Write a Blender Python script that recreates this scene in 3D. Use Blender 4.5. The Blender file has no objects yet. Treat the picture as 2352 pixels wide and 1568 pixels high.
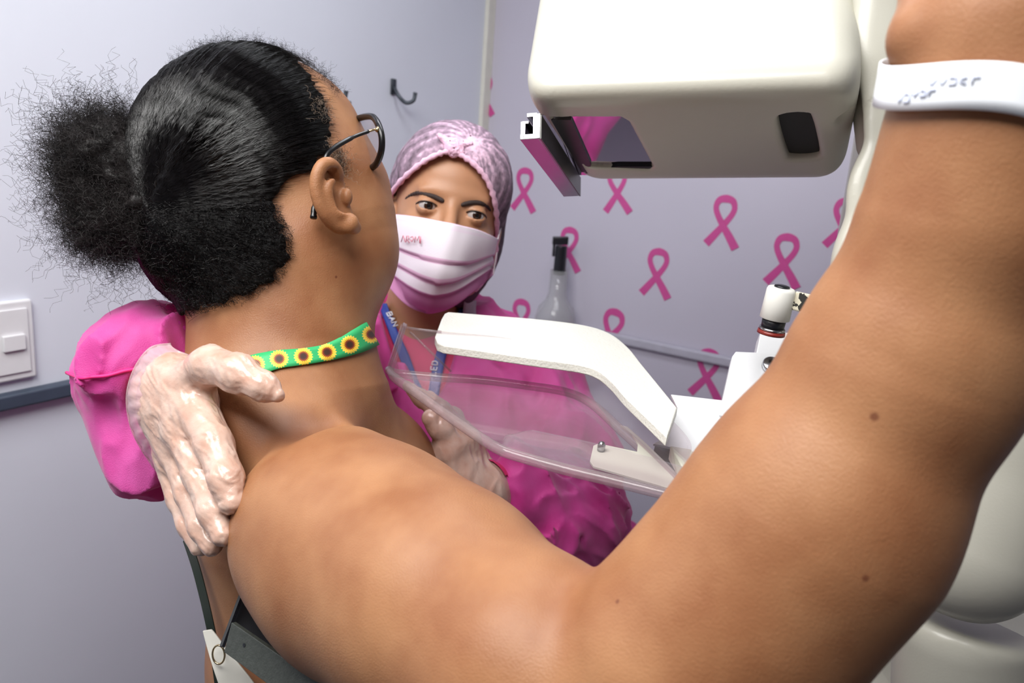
import bpy, math, random
import numpy as np
from mathutils import Vector, Matrix

# ------------------------------------------------------------------ camera, world, lights, exposure
SC = bpy.context.scene
W, H, F = 2352.0, 1568.0, 1846.0            # photograph frame and focal length in pixels
CAM_LOC = Vector((0.0, 0.0, 1.5))
YAW, PITCH, ROLL = math.radians(32.3), math.radians(14.0), math.radians(4.2)
cam_rot = Matrix.Rotation(YAW, 3, 'Z') @ Matrix.Rotation(math.pi/2 - PITCH, 3, 'X') @ Matrix.Rotation(ROLL, 3, 'Z')
cam_data = bpy.data.cameras.new('camera')
cam_data.sensor_width = 36.0
cam_data.lens = F / W * 36.0
cam_data.clip_start = 0.02
cam_data.dof.use_dof = True
cam_data.dof.focus_distance = 0.62
cam_data.dof.aperture_fstop = 10.0
cam = bpy.data.objects.new('camera', cam_data)
cam.matrix_world = Matrix.Translation(CAM_LOC) @ cam_rot.to_4x4()
SC.collection.objects.link(cam)
SC.camera = cam

world = bpy.data.worlds.new('world'); SC.world = world; world.use_nodes = True
bg = world.node_tree.nodes['Background']
bg.inputs[0].default_value = (0.80, 0.86, 1.0, 1); bg.inputs[1].default_value = 0.5

def area_light(name, loc, target, sx, sy, power, color=(1, 1, 1)):
    l = bpy.data.lights.new(name, 'AREA'); l.shape = 'RECTANGLE'; l.size = sx; l.size_y = sy
    l.energy = power; l.color = color
    o = bpy.data.objects.new(name, l); o.location = loc
    o.rotation_euler = (Vector(target) - Vector(loc)).to_track_quat('-Z', 'Y').to_euler()
    SC.collection.objects.link(o); return o
# the lit ceiling: a flash bounced off the ceiling over the photographer, and the room's own panel further in
area_light('bounced_flash', (-0.40, 0.02, 2.30), (-0.40, 0.35, 1.2), 1.15, 1.0, 47.0, (1.0, 0.985, 0.96))
area_light('ceiling_panel_light', (-0.55, 0.95, 2.27), (-0.55, 0.95, 0.0), 0.9, 0.3, 5.0, (0.93, 0.96, 1.0))

vs = SC.view_settings
vs.view_transform = 'Standard'; vs.look = 'None'; vs.gamma = 1.0; vs.use_curve_mapping = False
vs.exposure = 0.0
SC.cycles.max_bounces = 8; SC.cycles.diffuse_bounces = 4; SC.cycles.glossy_bounces = 4
SC.cycles.transparent_max_bounces = 16; SC.cycles.transmission_bounces = 6
SC.cycles.caustics_reflective = False; SC.cycles.caustics_refractive = False
SC.cycles.sample_clamp_indirect = 4.0

# ------------------------------------------------------------------ points in the place
RM = np.array(cam_rot, dtype=np.float64)     # columns: right, up, backward
CR, CU, CB = RM[:, 0], RM[:, 1], RM[:, 2]
C0 = np.array(CAM_LOC)
def P(px, py, d):
    return C0 + RM @ np.array([(px - W/2)/F*d, (H/2 - py)/F*d, -d])
def ray(px, py):
    return RM @ np.array([(px - W/2)/F, (H/2 - py)/F, -1.0])
def proj(p):
    q = (np.asarray(p) - C0) @ RM
    d = -q[..., 2]
    return q[..., 0]/d*F + W/2, H/2 - q[..., 1]/d*F, d
def onplane(px, py, p0, n):
    r = ray(px, py); t = np.dot(np.asarray(p0) - C0, n)/np.dot(r, n)
    return C0 + r*t
def M(rpx, d):                               # a length seen as rpx pixels at distance d
    return rpx*d/F
def unit(v):
    v = np.asarray(v, float); return v/np.linalg.norm(v)

# ------------------------------------------------------------------ signed distance shapes
def rc(a, b, ra, rb=None):
    a = np.asarray(a, float); b = np.asarray(b, float); rb = ra if rb is None else rb
    ab = b - a; L = max(np.dot(ab, ab), 1e-12)
    def f(p):
        t = np.clip(((p - a) @ ab)/L, 0, 1)
        return np.linalg.norm(p - a - t[:, None]*ab, axis=1) - (ra + (rb - ra)*t)
    return f
def limb(pts, k=0.01):
    """pts: (px, py, depth, radius px) ... a tapered chain"""
    q = [(P(x, y, d), M(r, d)) for x, y, d, r in pts]
    return su(k, *[rc(q[i][0], q[i+1][0], q[i][1], q[i+1][1]) for i in range(len(q)-1)])
def chain(pts, rads, k=0.004):
    if not hasattr(rads, '__len__'): rads = [rads]*len(pts)
    return su(k, *[rc(pts[i], pts[i+1], rads[i], rads[i+1]) for i in range(len(pts)-1)])
def ell(c, rad, axes=None):
    c = np.asarray(c, float); rad = np.asarray(rad, float)
    A = RM if axes is None else np.asarray(axes)      # columns are the axes
    def f(p):
        q = (p - c) @ A
        k0 = np.linalg.norm(q/rad, axis=1); k1 = np.linalg.norm(q/(rad*rad), axis=1)
        return k0*(k0 - 1.0)/np.maximum(k1, 1e-9)
    return f
def sph(c, r): return ell(c, (r, r, r))
def pell(px, py, d, rx, ry, rz):
    return ell(P(px, py, d), (M(rx, d), M(ry, d), rz))
def box(c, half, axes=None, r=0.0):
    c = np.asarray(c, float); half = np.asarray(half, float) - r
    A = RM if axes is None else np.asarray(axes)
    def f(p):
        q = np.abs((p - c) @ A) - half
        return np.linalg.norm(np.maximum(q, 0), axis=1) + np.minimum(q.max(axis=1), 0) - r
    return f
def smin(a, b, k):
    if k <= 0: return np.minimum(a, b)
    h = np.maximum(k - np.abs(a - b), 0)/k
    return np.minimum(a, b) - h*h*k*0.25
def su(k, *fs):
    def f(p):
        v = fs[0](p)
        for g in fs[1:]: v = smin(v, g(p), k)
        return v
    return f
def ss(k, f, *gs):
    def h(p):
        v = f(p)
        for g in gs: v = -smin(-v, g(p), k)
        return v
    return h
def si(k, f, *gs):
    def h(p):
        v = f(p)
        for g in gs: v = -smin(-v, -g(p), k)
        return v
    return h
def off(f, r): return lambda p: f(p) - r
def halfspace(p0, n):
    p0 = np.asarray(p0, float); n = unit(n)
    return lambda p: (p - p0) @ n
def poly2(poly, x, y):
    """signed distance to a 2-D polygon, negative inside"""
    poly = np.asarray(poly, float); n = len(poly)
    d = np.full(x.shape, 1e18); s = np.ones(x.shape)
    for i in range(n):
        j = (i - 1) % n
        ex, ey = poly[j] - poly[i]; wx, wy = x - poly[i, 0], y - poly[i, 1]
        t = np.clip((wx*ex + wy*ey)/(ex*ex + ey*ey), 0, 1)
        d = np.minimum(d, (wx - ex*t)**2 + (wy - ey*t)**2)
        c1 = y >= poly[i, 1]; c2 = y < poly[j, 1]; c3 = ex*wy > ey*wx
        s = np.where((c1 & c2 & c3) | (~c1 & ~c2 & ~c3), -s, s)
    return s*np.sqrt(d)
def cone_poly(poly, dref):
    def f(p):
        x, y, d = proj(p)
        return poly2(poly, x, y)*dref/F
    return f

def _hash(ix, iy, iz, seed):
    n = (ix*374761393 + iy*668265263 + iz*2147483647 + seed*1274126177) & 0xffffffff
    n = ((n ^ (n >> 13))*1274126177) & 0xffffffff
    return ((n ^ (n >> 16)) & 0xffff)/32767.5 - 1.0
def vnoise(p, freq, seed=0):
    q = p*freq; i = np.floor(q).astype(np.int64); t = q - i; t = t*t*(3 - 2*t)
    ix, iy, iz = i[:, 0], i[:, 1], i[:, 2]; r = 0
    for dx in (0, 1):
        wx = t[:, 0] if dx else 1 - t[:, 0]
        for dy in (0, 1):
            wy = t[:, 1] if dy else 1 - t[:, 1]
            for dz in (0, 1):
                wz = t[:, 2] if dz else 1 - t[:, 2]
                r = r + wx*wy*wz*_hash(ix + dx, iy + dy, iz + dz, seed)
    return r
def folds(f, amp, freq, seed=0, axis=None, stretch=0.35, sharp=1.0):
    """cloth: ridged folds, long along axis"""
    ax = unit(axis) if axis is not None else None
    def h(p):
        v = f(p)
        near = np.abs(v) < 0.05
        if near.any():
            q = p[near]
            if ax is not None:
                q = q - np.outer(q @ ax, ax)*(1 - stretch)
            w = q + 0.012*np.stack([vnoise(q, freq*0.6, seed+11+i) for i in range(3)], 1)
            r = 1 - 2*np.abs(vnoise(w, freq, seed))**(0.8*sharp)
            r2 = 1 - 2*np.abs(vnoise(w, freq*2.3, seed+5))
            v = v.copy(); v[near] -= amp*(r*0.7 + r2*0.3)
        return v
    return h

def grad(f, p, e=2e-4):
    g = np.empty_like(p)
    for i in range(3):
        d = np.zeros(3); d[i] = e
        g[:, i] = f(p + d) - f(p - d)
    n = np.linalg.norm(g, axis=1, keepdims=True)
    return g/np.maximum(n, 1e-12)
def project(f, p, it=3, level=0.0):
    for _ in range(it):
        p = p - (f(p) - level)[:, None]*grad(f, p)
    return p
def hit(f, px, py, d0=0.25, d1=2.2, level=0.0):
    """distance at which the line of sight through (px, py) meets the shape"""
    r = ray(px, py); L = np.linalg.norm(r)
    t = np.linspace(d0, d1, 500)
    v = f(C0 + t[:, None]*r) - level
    k = np.argmax(v < 0)
    if v[k] >= 0: 
        k = int(np.argmin(v)); return t[k]
    a, b = (t[k-1] if k else t[0]), t[k]
    for _ in range(18):
        m = (a + b)/2
        if f((C0 + m*r)[None])[0] - level < 0: b = m
        else: a = m
    return b
def hp(f, px, py, lift=0.0, d0=0.25, d1=2.2):
    p = C0 + ray(px, py)*hit(f, px, py, d0, d1)
    return p + grad(f, p[None])[0]*lift if lift else p

def mesh_sdf(f, lo, hi, h, lip=1.25, proj_it=1):
    lo = np.asarray(lo, float); hi = np.asarray(hi, float)
    B = 8; Hc = h*B
    n = np.ceil((hi - lo)/Hc).astype(int) + 1
    I = np.stack(np.meshgrid(*[np.arange(k) for k in n], indexing='ij'), -1).reshape(-1, 3)
    def ev(q):
        out = np.empty(len(q))
        for s in range(0, len(q), 400000): out[s:s+400000] = f(q[s:s+400000])
        return out
    v = ev(lo + (I + 0.5)*Hc)
    I = I[np.abs(v) < Hc*0.87*lip]*B
    for b in (4, 2):                                   # refine the active blocks
        o = np.stack(np.meshgrid(*[np.arange(0, 2)]*3, indexing='ij'), -1).reshape(-1, 3)*b
        I = (I[:, None, :] + o[None]).reshape(-1, 3)
        v = ev(lo + (I + b*0.5)*h)
        I = I[np.abs(v) < h*b*0.87*lip]
    o = np.stack(np.meshgrid(*[np.arange(0, 2)]*3, indexing='ij'), -1).reshape(-1, 3)
    cells = (I[:, None, :] + o[None]).reshape(-1, 3)
    N = n*B + 4
    def key(a): return (a[:, 0]*N[1] + a[:, 1])*N[2] + a[:, 2]
    corners = o
    nodes = np.unique((key(cells)[:, None] + key(corners)[None]).ravel())
    nz = nodes % N[2]; ny = (nodes//N[2]) % N[1]; nx = nodes//(N[2]*N[1])
    nc = np.stack([nx, ny, nz], 1)
    val = ev(lo + nc*h)
    ck = key(cells); order = np.argsort(ck); ck = ck[order]; cells = cells[order]
    cv = np.stack([val[np.searchsorted(nodes, ck + kk)] for kk in key(corners)], 1)
    mixed = (cv.min(1) < 0) & (cv.max(1) >= 0)
    ck = ck[mixed]; cells = cells[mixed]; cv = cv[mixed]
    acc = np.zeros((len(ck), 3)); cnt = np.zeros(len(ck))
    for a in range(8):
        for b in range(a+1, 8):
            if np.abs(corners[a] - corners[b]).sum() != 1: continue
            va, vb = cv[:, a], cv[:, b]; m = (va < 0) != (vb < 0)
            t = np.where(m, va/np.where(m, va - vb, 1), 0)
            acc += np.where(m[:, None], corners[a] + t[:, None]*(corners[b] - corners[a]), 0); cnt += m
    verts = lo + (cells + acc/cnt[:, None])*h
    step = [N[1]*N[2], N[2], 1]
    quads = []
    def look(k):
        i = np.searchsorted(ck, k); i = np.minimum(i, len(ck)-1)
        return np.where(ck[i] == k, i, -1)
    for ax in range(3):
        j = np.searchsorted(nodes, nodes + step[ax]); j = np.minimum(j, len(nodes)-1)
        ok = nodes[j] == nodes + step[ax]
        i0 = np.nonzero(ok & ((val < 0) != (val[j] < 0)))[0]
        b, c = (ax+1) % 3, (ax+2) % 3
        k = nodes[i0]
        q = np.stack([look(k), look(k - step[b]), look(k - step[b] - step[c]), look(k - step[c])], 1)
        flip = val[i0] >= 0
        q[flip] = q[flip][:, ::-1]
        quads.append(q[(q >= 0).all(1)])
    quads = np.concatenate(quads)
    if proj_it: verts = project(f, verts, proj_it)
    return verts, quads

# ------------------------------------------------------------------ objects
def prop(o, label=None, category=None, group=None, kind=None):
    for k, v in (('label', label), ('category', category), ('group', group), ('kind', kind)):
        if v is not None: o[k] = v
    return o
def thing(name, loc, label, category, group=None):
    o = bpy.data.objects.new(name, None); o.empty_display_size = 0.05
    o.location = [float(x) for x in loc]
    SC.collection.objects.link(o); return prop(o, label, category, group)
def world_of(o):
    v = np.zeros(3)
    while o is not None:
        v += np.array(o.location); o = o.parent
    return v
def obj(name, verts, faces, mat, parent=None, smooth=True, bevel=0, subsurf=0, sharp=None, solidify=0, origin=None):
    verts = np.asarray(verts, float).reshape(-1, 3)
    if parent is not None: org = world_of(parent)
    elif origin is not None: org = np.asarray(origin, float)
    else:
        org = (verts.min(0) + verts.max(0))/2; org[2] = verts[:, 2].min()
    me = bpy.data.meshes.new(name)
    v = verts - org
    if isinstance(faces, np.ndarray) and faces.ndim == 2:
        nf, k = faces.shape
        me.vertices.add(len(v)); me.vertices.foreach_set('co', v.astype(np.float32).ravel())
        me.loops.add(nf*k); me.loops.foreach_set('vertex_index', faces.astype(np.int32).ravel())
        me.polygons.add(nf); me.polygons.foreach_set('loop_start', np.arange(0, nf*k, k, dtype=np.int32))
        me.polygons.foreach_set('loop_total', np.full(nf, k, dtype=np.int32))
        me.update(calc_edges=True)
    else:
        me.from_pydata([tuple(x) for x in v], [], [tuple(int(i) for i in f) for f in faces])
    me.validate()
    if smooth: me.polygons.foreach_set('use_smooth', [True]*len(me.polygons))
    me.materials.append(mat)
    o = bpy.data.objects.new(name, me); SC.collection.objects.link(o)
    if parent is not None: o.parent = parent
    else: o.location = [float(x) for x in org]
    if solidify:
        m = o.modifiers.new('solid', 'SOLIDIFY'); m.thickness = solidify; m.offset = 0
    if bevel:
        m = o.modifiers.new('bevel', 'BEVEL'); m.width = bevel; m.segments = 3; m.limit_method = 'ANGLE'
        m.angle_limit = math.radians(35)
        if sharp is None: me.set_sharp_from_angle(angle=math.radians(50)) if hasattr(me, 'set_sharp_from_angle') else None
    if subsurf:
        m = o.modifiers.new('sub', 'SUBSURF'); m.levels = subsurf; m.render_levels = subsurf
    return o
def sdfobj(name, f, around, pad, h, mat, parent=None, **kw):
    """around: world points whose bounds (plus pad) hold the shape"""
    q = np.asarray(around, float).reshape(-1, 3)
    v, fa = mesh_sdf(f, q.min(0) - pad, q.max(0) + pad, h, **{k: kw.pop(k) for k in ('lip', 'proj_it') if k in kw})
    return obj(name, v, fa, mat, parent, **kw)
def uvset(o, uv):                                   # per vertex uv
    me = o.data; l = me.uv_layers.new(name='uv')
    vi = np.empty(len(me.loops), dtype=np.int32); me.loops.foreach_get('vertex_index', vi)
    l.data.foreach_set('uv', np.asarray(uv, np.float32)[vi].ravel())
def hexa(c8):
    """8 corners: bottom ring 0-3, top ring 4-7"""
    return c8, [(3, 2, 1, 0), (4, 5, 6, 7), (0, 1, 5, 4), (1, 2, 6, 5), (2, 3, 7, 6), (3, 0, 4, 7)]
def boxmesh(c, half, axes):
    c = np.asarray(c, float); A = np.asarray(axes)
    v = [c + A @ (np.array(s)*np.asarray(half)) for s in
         ((-1,-1,-1),(1,-1,-1),(1,1,-1),(-1,1,-1),(-1,-1,1),(1,-1,1),(1,1,1),(-1,1,1))]
    return hexa(v)
WX = np.eye(3)
def prism(poly3, n, t):
    """planar outline extruded by t along n"""
    a = [np.asarray(q, float) for q in poly3]; b = [q + np.asarray(n)*t for q in a]; k = len(a)
    # keep the outline's winding outward
    nn = sum((np.cross(a[i] - a[0], a[(i+1) % k] - a[0]) for i in range(k)), np.zeros(3))
    if np.dot(nn, n)*t > 0: a, b = a, b
    else: a, b = a[::-1], b[::-1]
    return a + b, [tuple(range(k))[::-1], tuple(range(k, 2*k))] + [(i, (i+1) % k, k + (i+1) % k, k + i) for i in range(k)]
def tube(pts, rad, n=10, closed=False, cap=True):
    pts = [np.asarray(p, float) for p in pts]; m = len(pts)
    rads = rad if hasattr(rad, '__len__') else [rad]*m
    V, Fc = [], []; up = None
    for i in range(m):
        t = unit(pts[(i+1) % m] - pts[i-1]) if closed else unit(pts[min(i+1, m-1)] - pts[max(i-1, 0)])
        if up is None: up = unit(np.cross(t, [0.3, 0.5, 0.81]))
        up = unit(up - t*np.dot(up, t)); s = np.cross(t, up)
        for j in range(n):
            a = 2*math.pi*j/n; V.append(pts[i] + rads[i]*(math.cos(a)*up + math.sin(a)*s))
    for i in range(m if closed else m-1):
        for j in range(n):
            a = i*n + j; b = i*n + (j+1) % n; c = ((i+1) % m)*n + (j+1) % n; d = ((i+1) % m)*n + j
            Fc.append((a, b, c, d))
    if cap and not closed:
        Fc.append(tuple(range(n))[::-1]); Fc.append(tuple(range((m-1)*n, m*n)))
    return V, Fc
def smooth_path(pts, n=8, closed=False):
    pts = [np.asarray(p, float) for p in pts]; out = []; m = len(pts)
    rng = range(m if closed else m-1)
    for i in rng:
        p0 = pts[i-1] if (closed or i > 0) else pts[0]; p1 = pts[i]; p2 = pts[(i+1) % m]
        p3 = pts[(i+2) % m] if (closed or i+2 < m) else p2
        for k in range(n):
            t = k/n
            out.append(0.5*((2*p1) + (-p0+p2)*t + (2*p0-5*p1+4*p2-p3)*t*t + (-p0+3*p1-3*p2+p3)*t**3))
    if not closed: out.append(pts[-1])
    return out
def lathe(a, b, prof, n=32, closed=True):
    """prof: (fraction along a->b, radius)"""
    a = np.asarray(a, float); b = np.asarray(b, float); t = unit(b - a)
    u = unit(np.cross(t, [0.31, 0.52, 0.79])); s = np.cross(t, u); V = []; Fc = []
    for (k, r) in prof:
        for j in range(n):
            an = 2*math.pi*j/n; V.append(a + (b - a)*k + r*(math.cos(an)*u + math.sin(an)*s))
    for i in range(len(prof)-1):
        for j in range(n):
            Fc.append((i*n+j, i*n+(j+1) % n, (i+1)*n+(j+1) % n, (i+1)*n+j))
    if closed:
        Fc.append(tuple(range(n))[::-1]); Fc.append(tuple(range((len(prof)-1)*n, len(prof)*n)))
    return V, Fc
def merge(*ms):
    V, Fc = [], []
    for v, f in ms:
        k = len(V); V += list(v); Fc += [tuple(i + k for i in q) for q in f]
    return V, Fc

# ------------------------------------------------------------------ materials
def lin(c):
    return tuple((x/255/12.92 if x/255 <= 0.04045 else ((x/255+0.055)/1.055)**2.4) for x in c)
def mat(name, col, rough=0.5, metal=0.0, var=0.06, scale=40, bump=0.0, bscale=200, spec=0.5, sss=0.0,
        sssr=(1, .35, .2), scl=0.004, coat=0.0, sheen=0.0, trans=0.0, emit=0.0, alpha=1.0, detail=4, var2=None):
    m = bpy.data.materials.new(name); m.use_nodes = True; nt = m.node_tree; b = nt.nodes['Principled BSDF']
    c = lin(col)
    tc = nt.nodes.new('ShaderNodeTexCoord')
    n = nt.nodes.new('ShaderNodeTexNoise'); n.inputs['Scale'].default_value = scale; n.inputs['Detail'].default_value = detail
    nt.links.new(tc.outputs['Object'], n.inputs['Vector'])
    r = nt.nodes.new('ShaderNodeValToRGB')
    r.color_ramp.elements[0].position = 0.32; r.color_ramp.elements[1].position = 0.68
    lo = lin(var2) if var2 else tuple(x*(1-var*2) for x in c)
    r.color_ramp.elements[0].color = (*lo, 1); r.color_ramp.elements[1].color = (*[min(1, x*(1+var)) for x in c], 1)
    nt.links.new(n.outputs['Fac'], r.inputs['Fac']); nt.links.new(r.outputs['Color'], b.inputs['Base Color'])
    b.inputs['Roughness'].default_value = rough; b.inputs['Metallic'].default_value = metal
    b.inputs['Specular IOR Level'].default_value = spec
    if sss:
        b.inputs['Subsurface Weight'].default_value = sss; b.inputs['Subsurface Radius'].default_value = sssr
        b.inputs['Subsurface Scale'].default_value = scl
    if coat: b.inputs['Coat Weight'].default_value = coat; b.inputs['Coat Roughness'].default_value = 0.15
    if sheen: b.inputs['Sheen Weight'].default_value = sheen
    if trans: b.inputs['Transmission Weight'].default_value = trans
    if emit: b.inputs['Emission Color'].default_value = (*c, 1); b.inputs['Emission Strength'].default_value = emit
    if bump:
        n2 = nt.nodes.new('ShaderNodeTexNoise'); n2.inputs['Scale'].default_value = bscale; n2.inputs['Detail'].default_value = 3
        nt.links.new(tc.outputs['Object'], n2.inputs['Vector'])
        bp = nt.nodes.new('ShaderNodeBump'); bp.inputs['Strength'].default_value = 1.0; bp.inputs['Distance'].default_value = bump
        nt.links.new(n2.outputs['Fac'], bp.inputs['Height']); nt.links.new(bp.outputs['Normal'], b.inputs['Normal'])
    return m
def add_spots(m, spots, col, k=0.7):
    """moles: (world point, radius) painted as small dark marks in object space offset"""
    nt = m.node_tree; b = nt.nodes['Principled BSDF']
    src = b.inputs['Base Color'].links[0].from_socket
    geo = nt.nodes.new('ShaderNodeNewGeometry')
    for p, r in spots:
        d = nt.nodes.new('ShaderNodeVectorMath'); d.operation = 'DISTANCE'; d.inputs[1].default_value = tuple(p)
        nt.links.new(geo.outputs['Position'], d.inputs[0])
        mr = nt.nodes.new('ShaderNodeMapRange'); mr.inputs['From Min'].default_value = r*0.5; mr.inputs['From Max'].default_value = r
        mr.inputs['To Min'].default_value = k; mr.inputs['To Max'].default_value = 0
        nt.links.new(d.outputs['Value'], mr.inputs['Value'])
        mx = nt.nodes.new('ShaderNodeMix'); mx.data_type = 'RGBA'
        nt.links.new(mr.outputs['Result'], mx.inputs[0]); nt.links.new(src, mx.inputs[6]); mx.inputs[7].default_value = (*lin(col), 1)
        src = mx.outputs[2]
    nt.links.new(src, b.inputs['Base Color'])
def clear_mat(name, tint=(0.95, 0.93, 0.95), haze=0.05, rough=0.04, ior=1.45, hazecol=(0.9, 0.9, 0.9)):
    m = bpy.data.materials.new(name); m.use_nodes = True; nt = m.node_tree
    for n in list(nt.nodes):
        if n.type != 'OUTPUT_MATERIAL': nt.nodes.remove(n)
    out = nt.nodes[0]
    t = nt.nodes.new('ShaderNodeBsdfTransparent'); t.inputs[0].default_value = (*tint, 1)
    g = nt.nodes.new('ShaderNodeBsdfGlossy'); g.inputs['Roughness'].default_value = rough
    fr = nt.nodes.new('ShaderNodeFresnel'); geo = nt.nodes.new('ShaderNodeNewGeometry'); mi = nt.nodes.new('ShaderNodeMapRange')
    mi.inputs['To Min'].default_value = ior; mi.inputs['To Max'].default_value = 1/ior      # the back of a pane reflects as the front does
    nt.links.new(geo.outputs['Backfacing'], mi.inputs['Value']); nt.links.new(mi.outputs['Result'], fr.inputs['IOR'])
    mx = nt.nodes.new('ShaderNodeMixShader'); nt.links.new(fr.outputs[0], mx.inputs[0])
    nt.links.new(t.outputs[0], mx.inputs[1]); nt.links.new(g.outputs[0], mx.inputs[2])
    d = nt.nodes.new('ShaderNodeBsdfDiffuse'); d.inputs[0].default_value = (*hazecol, 1)
    m2 = nt.nodes.new('ShaderNodeMixShader'); m2.inputs[0].default_value = haze
    nt.links.new(mx.outputs[0], m2.inputs[1]); nt.links.new(d.outputs[0], m2.inputs[2])
    nt.links.new(m2.outputs[0], out.inputs[0])
    return m
# ------------------------------------------------------------------ the room
m_wall_l = mat('painted_wall_blue_grey', (222, 226, 236), 0.45, var=0.015, scale=3, bump=0.0002, bscale=60)
m_wall_b = mat('laminated_wall_lavender', (200, 196, 210), 0.38, var=0.015, scale=3, bump=0.0001, bscale=40)
m_wall_o = mat('unseen_wall_darkened', (128, 128, 136), 0.5, var=0.01, scale=3)  # walls out of view, colour darkened to cut the fill light they bounce
m_ceil = mat('white_ceiling', (232, 232, 234), 0.6, var=0.01, scale=3)
m_floor = mat('grey_vinyl_floor', (92, 92, 98), 0.4, var=0.08, scale=30)
XL, YB, XR, YF, ZT = -1.325, 1.875, 1.45, -1.25, 2.35
def slab(name, lo, hi, m):
    lo, hi = np.array(lo, float), np.array(hi, float)
    o = obj(name, *boxmesh((lo+hi)/2, (hi-lo)/2, WX), m, smooth=False); o['kind'] = 'structure'; return o
slab('wall_left', (XL-.08, YF-.08, 0), (XL, YB+.08, ZT), m_wall_l)
slab('wall_back', (XL, YB, 0), (XR+.08, YB+.08, ZT), m_wall_b)
slab('wall_right', (XR, YF, 0), (XR+.08, YB, ZT), m_wall_o)
slab('wall_front', (XL, YF-.08, 0), (XR+.08, YF, ZT), m_wall_o)
slab('floor', (XL-.08, YF-.08, -.06), (XR+.08, YB+.08, 0), m_floor)
slab('ceiling', (XL-.08, YF-.08, ZT), (XR+.08, YB+.08, ZT+.06), m_ceil)
m_trim = mat('cream_corner_trim', (226, 224, 212), 0.4, var=0.02)
slab('trim_1', (XL, YB-.03, 0), (XL+.012, YB, ZT), m_trim)

# ceiling lamp panel
lp = thing('ceiling_light', (-0.55, 0.95, ZT-.05), 'flat white ceiling light panel above the technician, out of view', 'light')
obj('frame', *boxmesh((-0.55, .95, ZT-.025), (.48, .19, .025), WX), mat('lamp_frame_white', (225, 225, 225), .4), lp, smooth=False)
obj('diffuser', *boxmesh((-0.55, .95, ZT-.053), (.45, .16, .003), WX), mat('lamp_diffuser', (245, 248, 255), .5, emit=2.0), lp, smooth=False)

nL, nB = np.array([1.0, 0, 0]), np.array([0, -1.0, 0])
def onL(px, py, o=0.0): return onplane(px, py, (XL+o, 0, 0), nL)
def onB(px, py, o=0.0): return onplane(px, py, (0, YB-o, 0), nB)

# dark rail on the left wall
m_rail = mat('dark_slate_rail', (62, 72, 88), 0.5, var=0.05)
a, b = onL(-120, 945), onL(150, 887)
zr = (a[2]+b[2])/2
rl = obj('wall_rail', *boxmesh((XL+.011, (a[1]-.25+a[1]+.72)/2, zr), (.011, .55, .0125), WX), m_rail, smooth=False, bevel=.004)
prop(rl, 'dark slate horizontal rail on the left wall below the light switch', 'rail')

# light switch
m_sw = mat('white_switch_plastic', (228, 228, 230), 0.3, var=0.01)
s_tr, s_br = onL(62, 684), onL(78, 862)
yc, zc = (s_tr[1]+s_br[1])/2, (s_tr[2]+s_br[2])/2
hh = abs(s_tr[2]-s_br[2])/2
sw = thing('light_switch', (XL, yc-.04, zc-hh), 'white rectangular light switch plate on the wall above the dark rail', 'light switch')
obj('plate', *boxmesh((XL+.005, yc-.04, zc), (.005, .042, hh), WX), m_sw, sw, bevel=.004)
pl2 = obj('inner_frame', *boxmesh((XL+.0115, yc-.042, zc), (.0018, .034, hh*.80), WX), m_sw, sw, bevel=.0012)
c1 = onL(27, 782)
obj('rocker', *boxmesh((XL+.016, c1[1]-.004, c1[2]), (.003, .0165, .0125), WX), m_sw, sw, bevel=.0012)

# coat hooks and wall screw
m_hook = mat('dark_grey_metal_hook', (70, 75, 82), 0.35, metal=0.7)
for px, py, lab in ((905, 212, 'grey metal coat hook on the left wall nearer the corner, above the pink cap'),
                    (742, 208, 'grey metal coat hook on the left wall just above the dark-haired head')):
    c = onL(px, py)
    hk = thing('coat_hook', c - [0, 0, .03], lab, 'hook', 'coat hooks on the left wall')
    obj('back_plate', *boxmesh(c + [.003, -.006, .012], (.003, .008, .018), WX), m_hook, hk, bevel=.002)
    pth = smooth_path([c + [.004, -.006, .012], c + [.02, -.006, -.008], c + [.034, .004, -.022], c + [.048, .014, -.016], c + [.05, .018, .002]], 6)
    obj('hook_arm', *tube(pth, [.0045]*(len(pth)-2)+[.005, .0055], 10), m_hook, hk)
c = onL(802, 237)
o = obj('wall_screw', *lathe(c, c + [.003, 0, 0], [(0, .005), (.7, .005), (1, .003)], 14), m_hook)
prop(o, 'tiny grey screw head in the left wall between the two coat hooks', 'screw')

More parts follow.
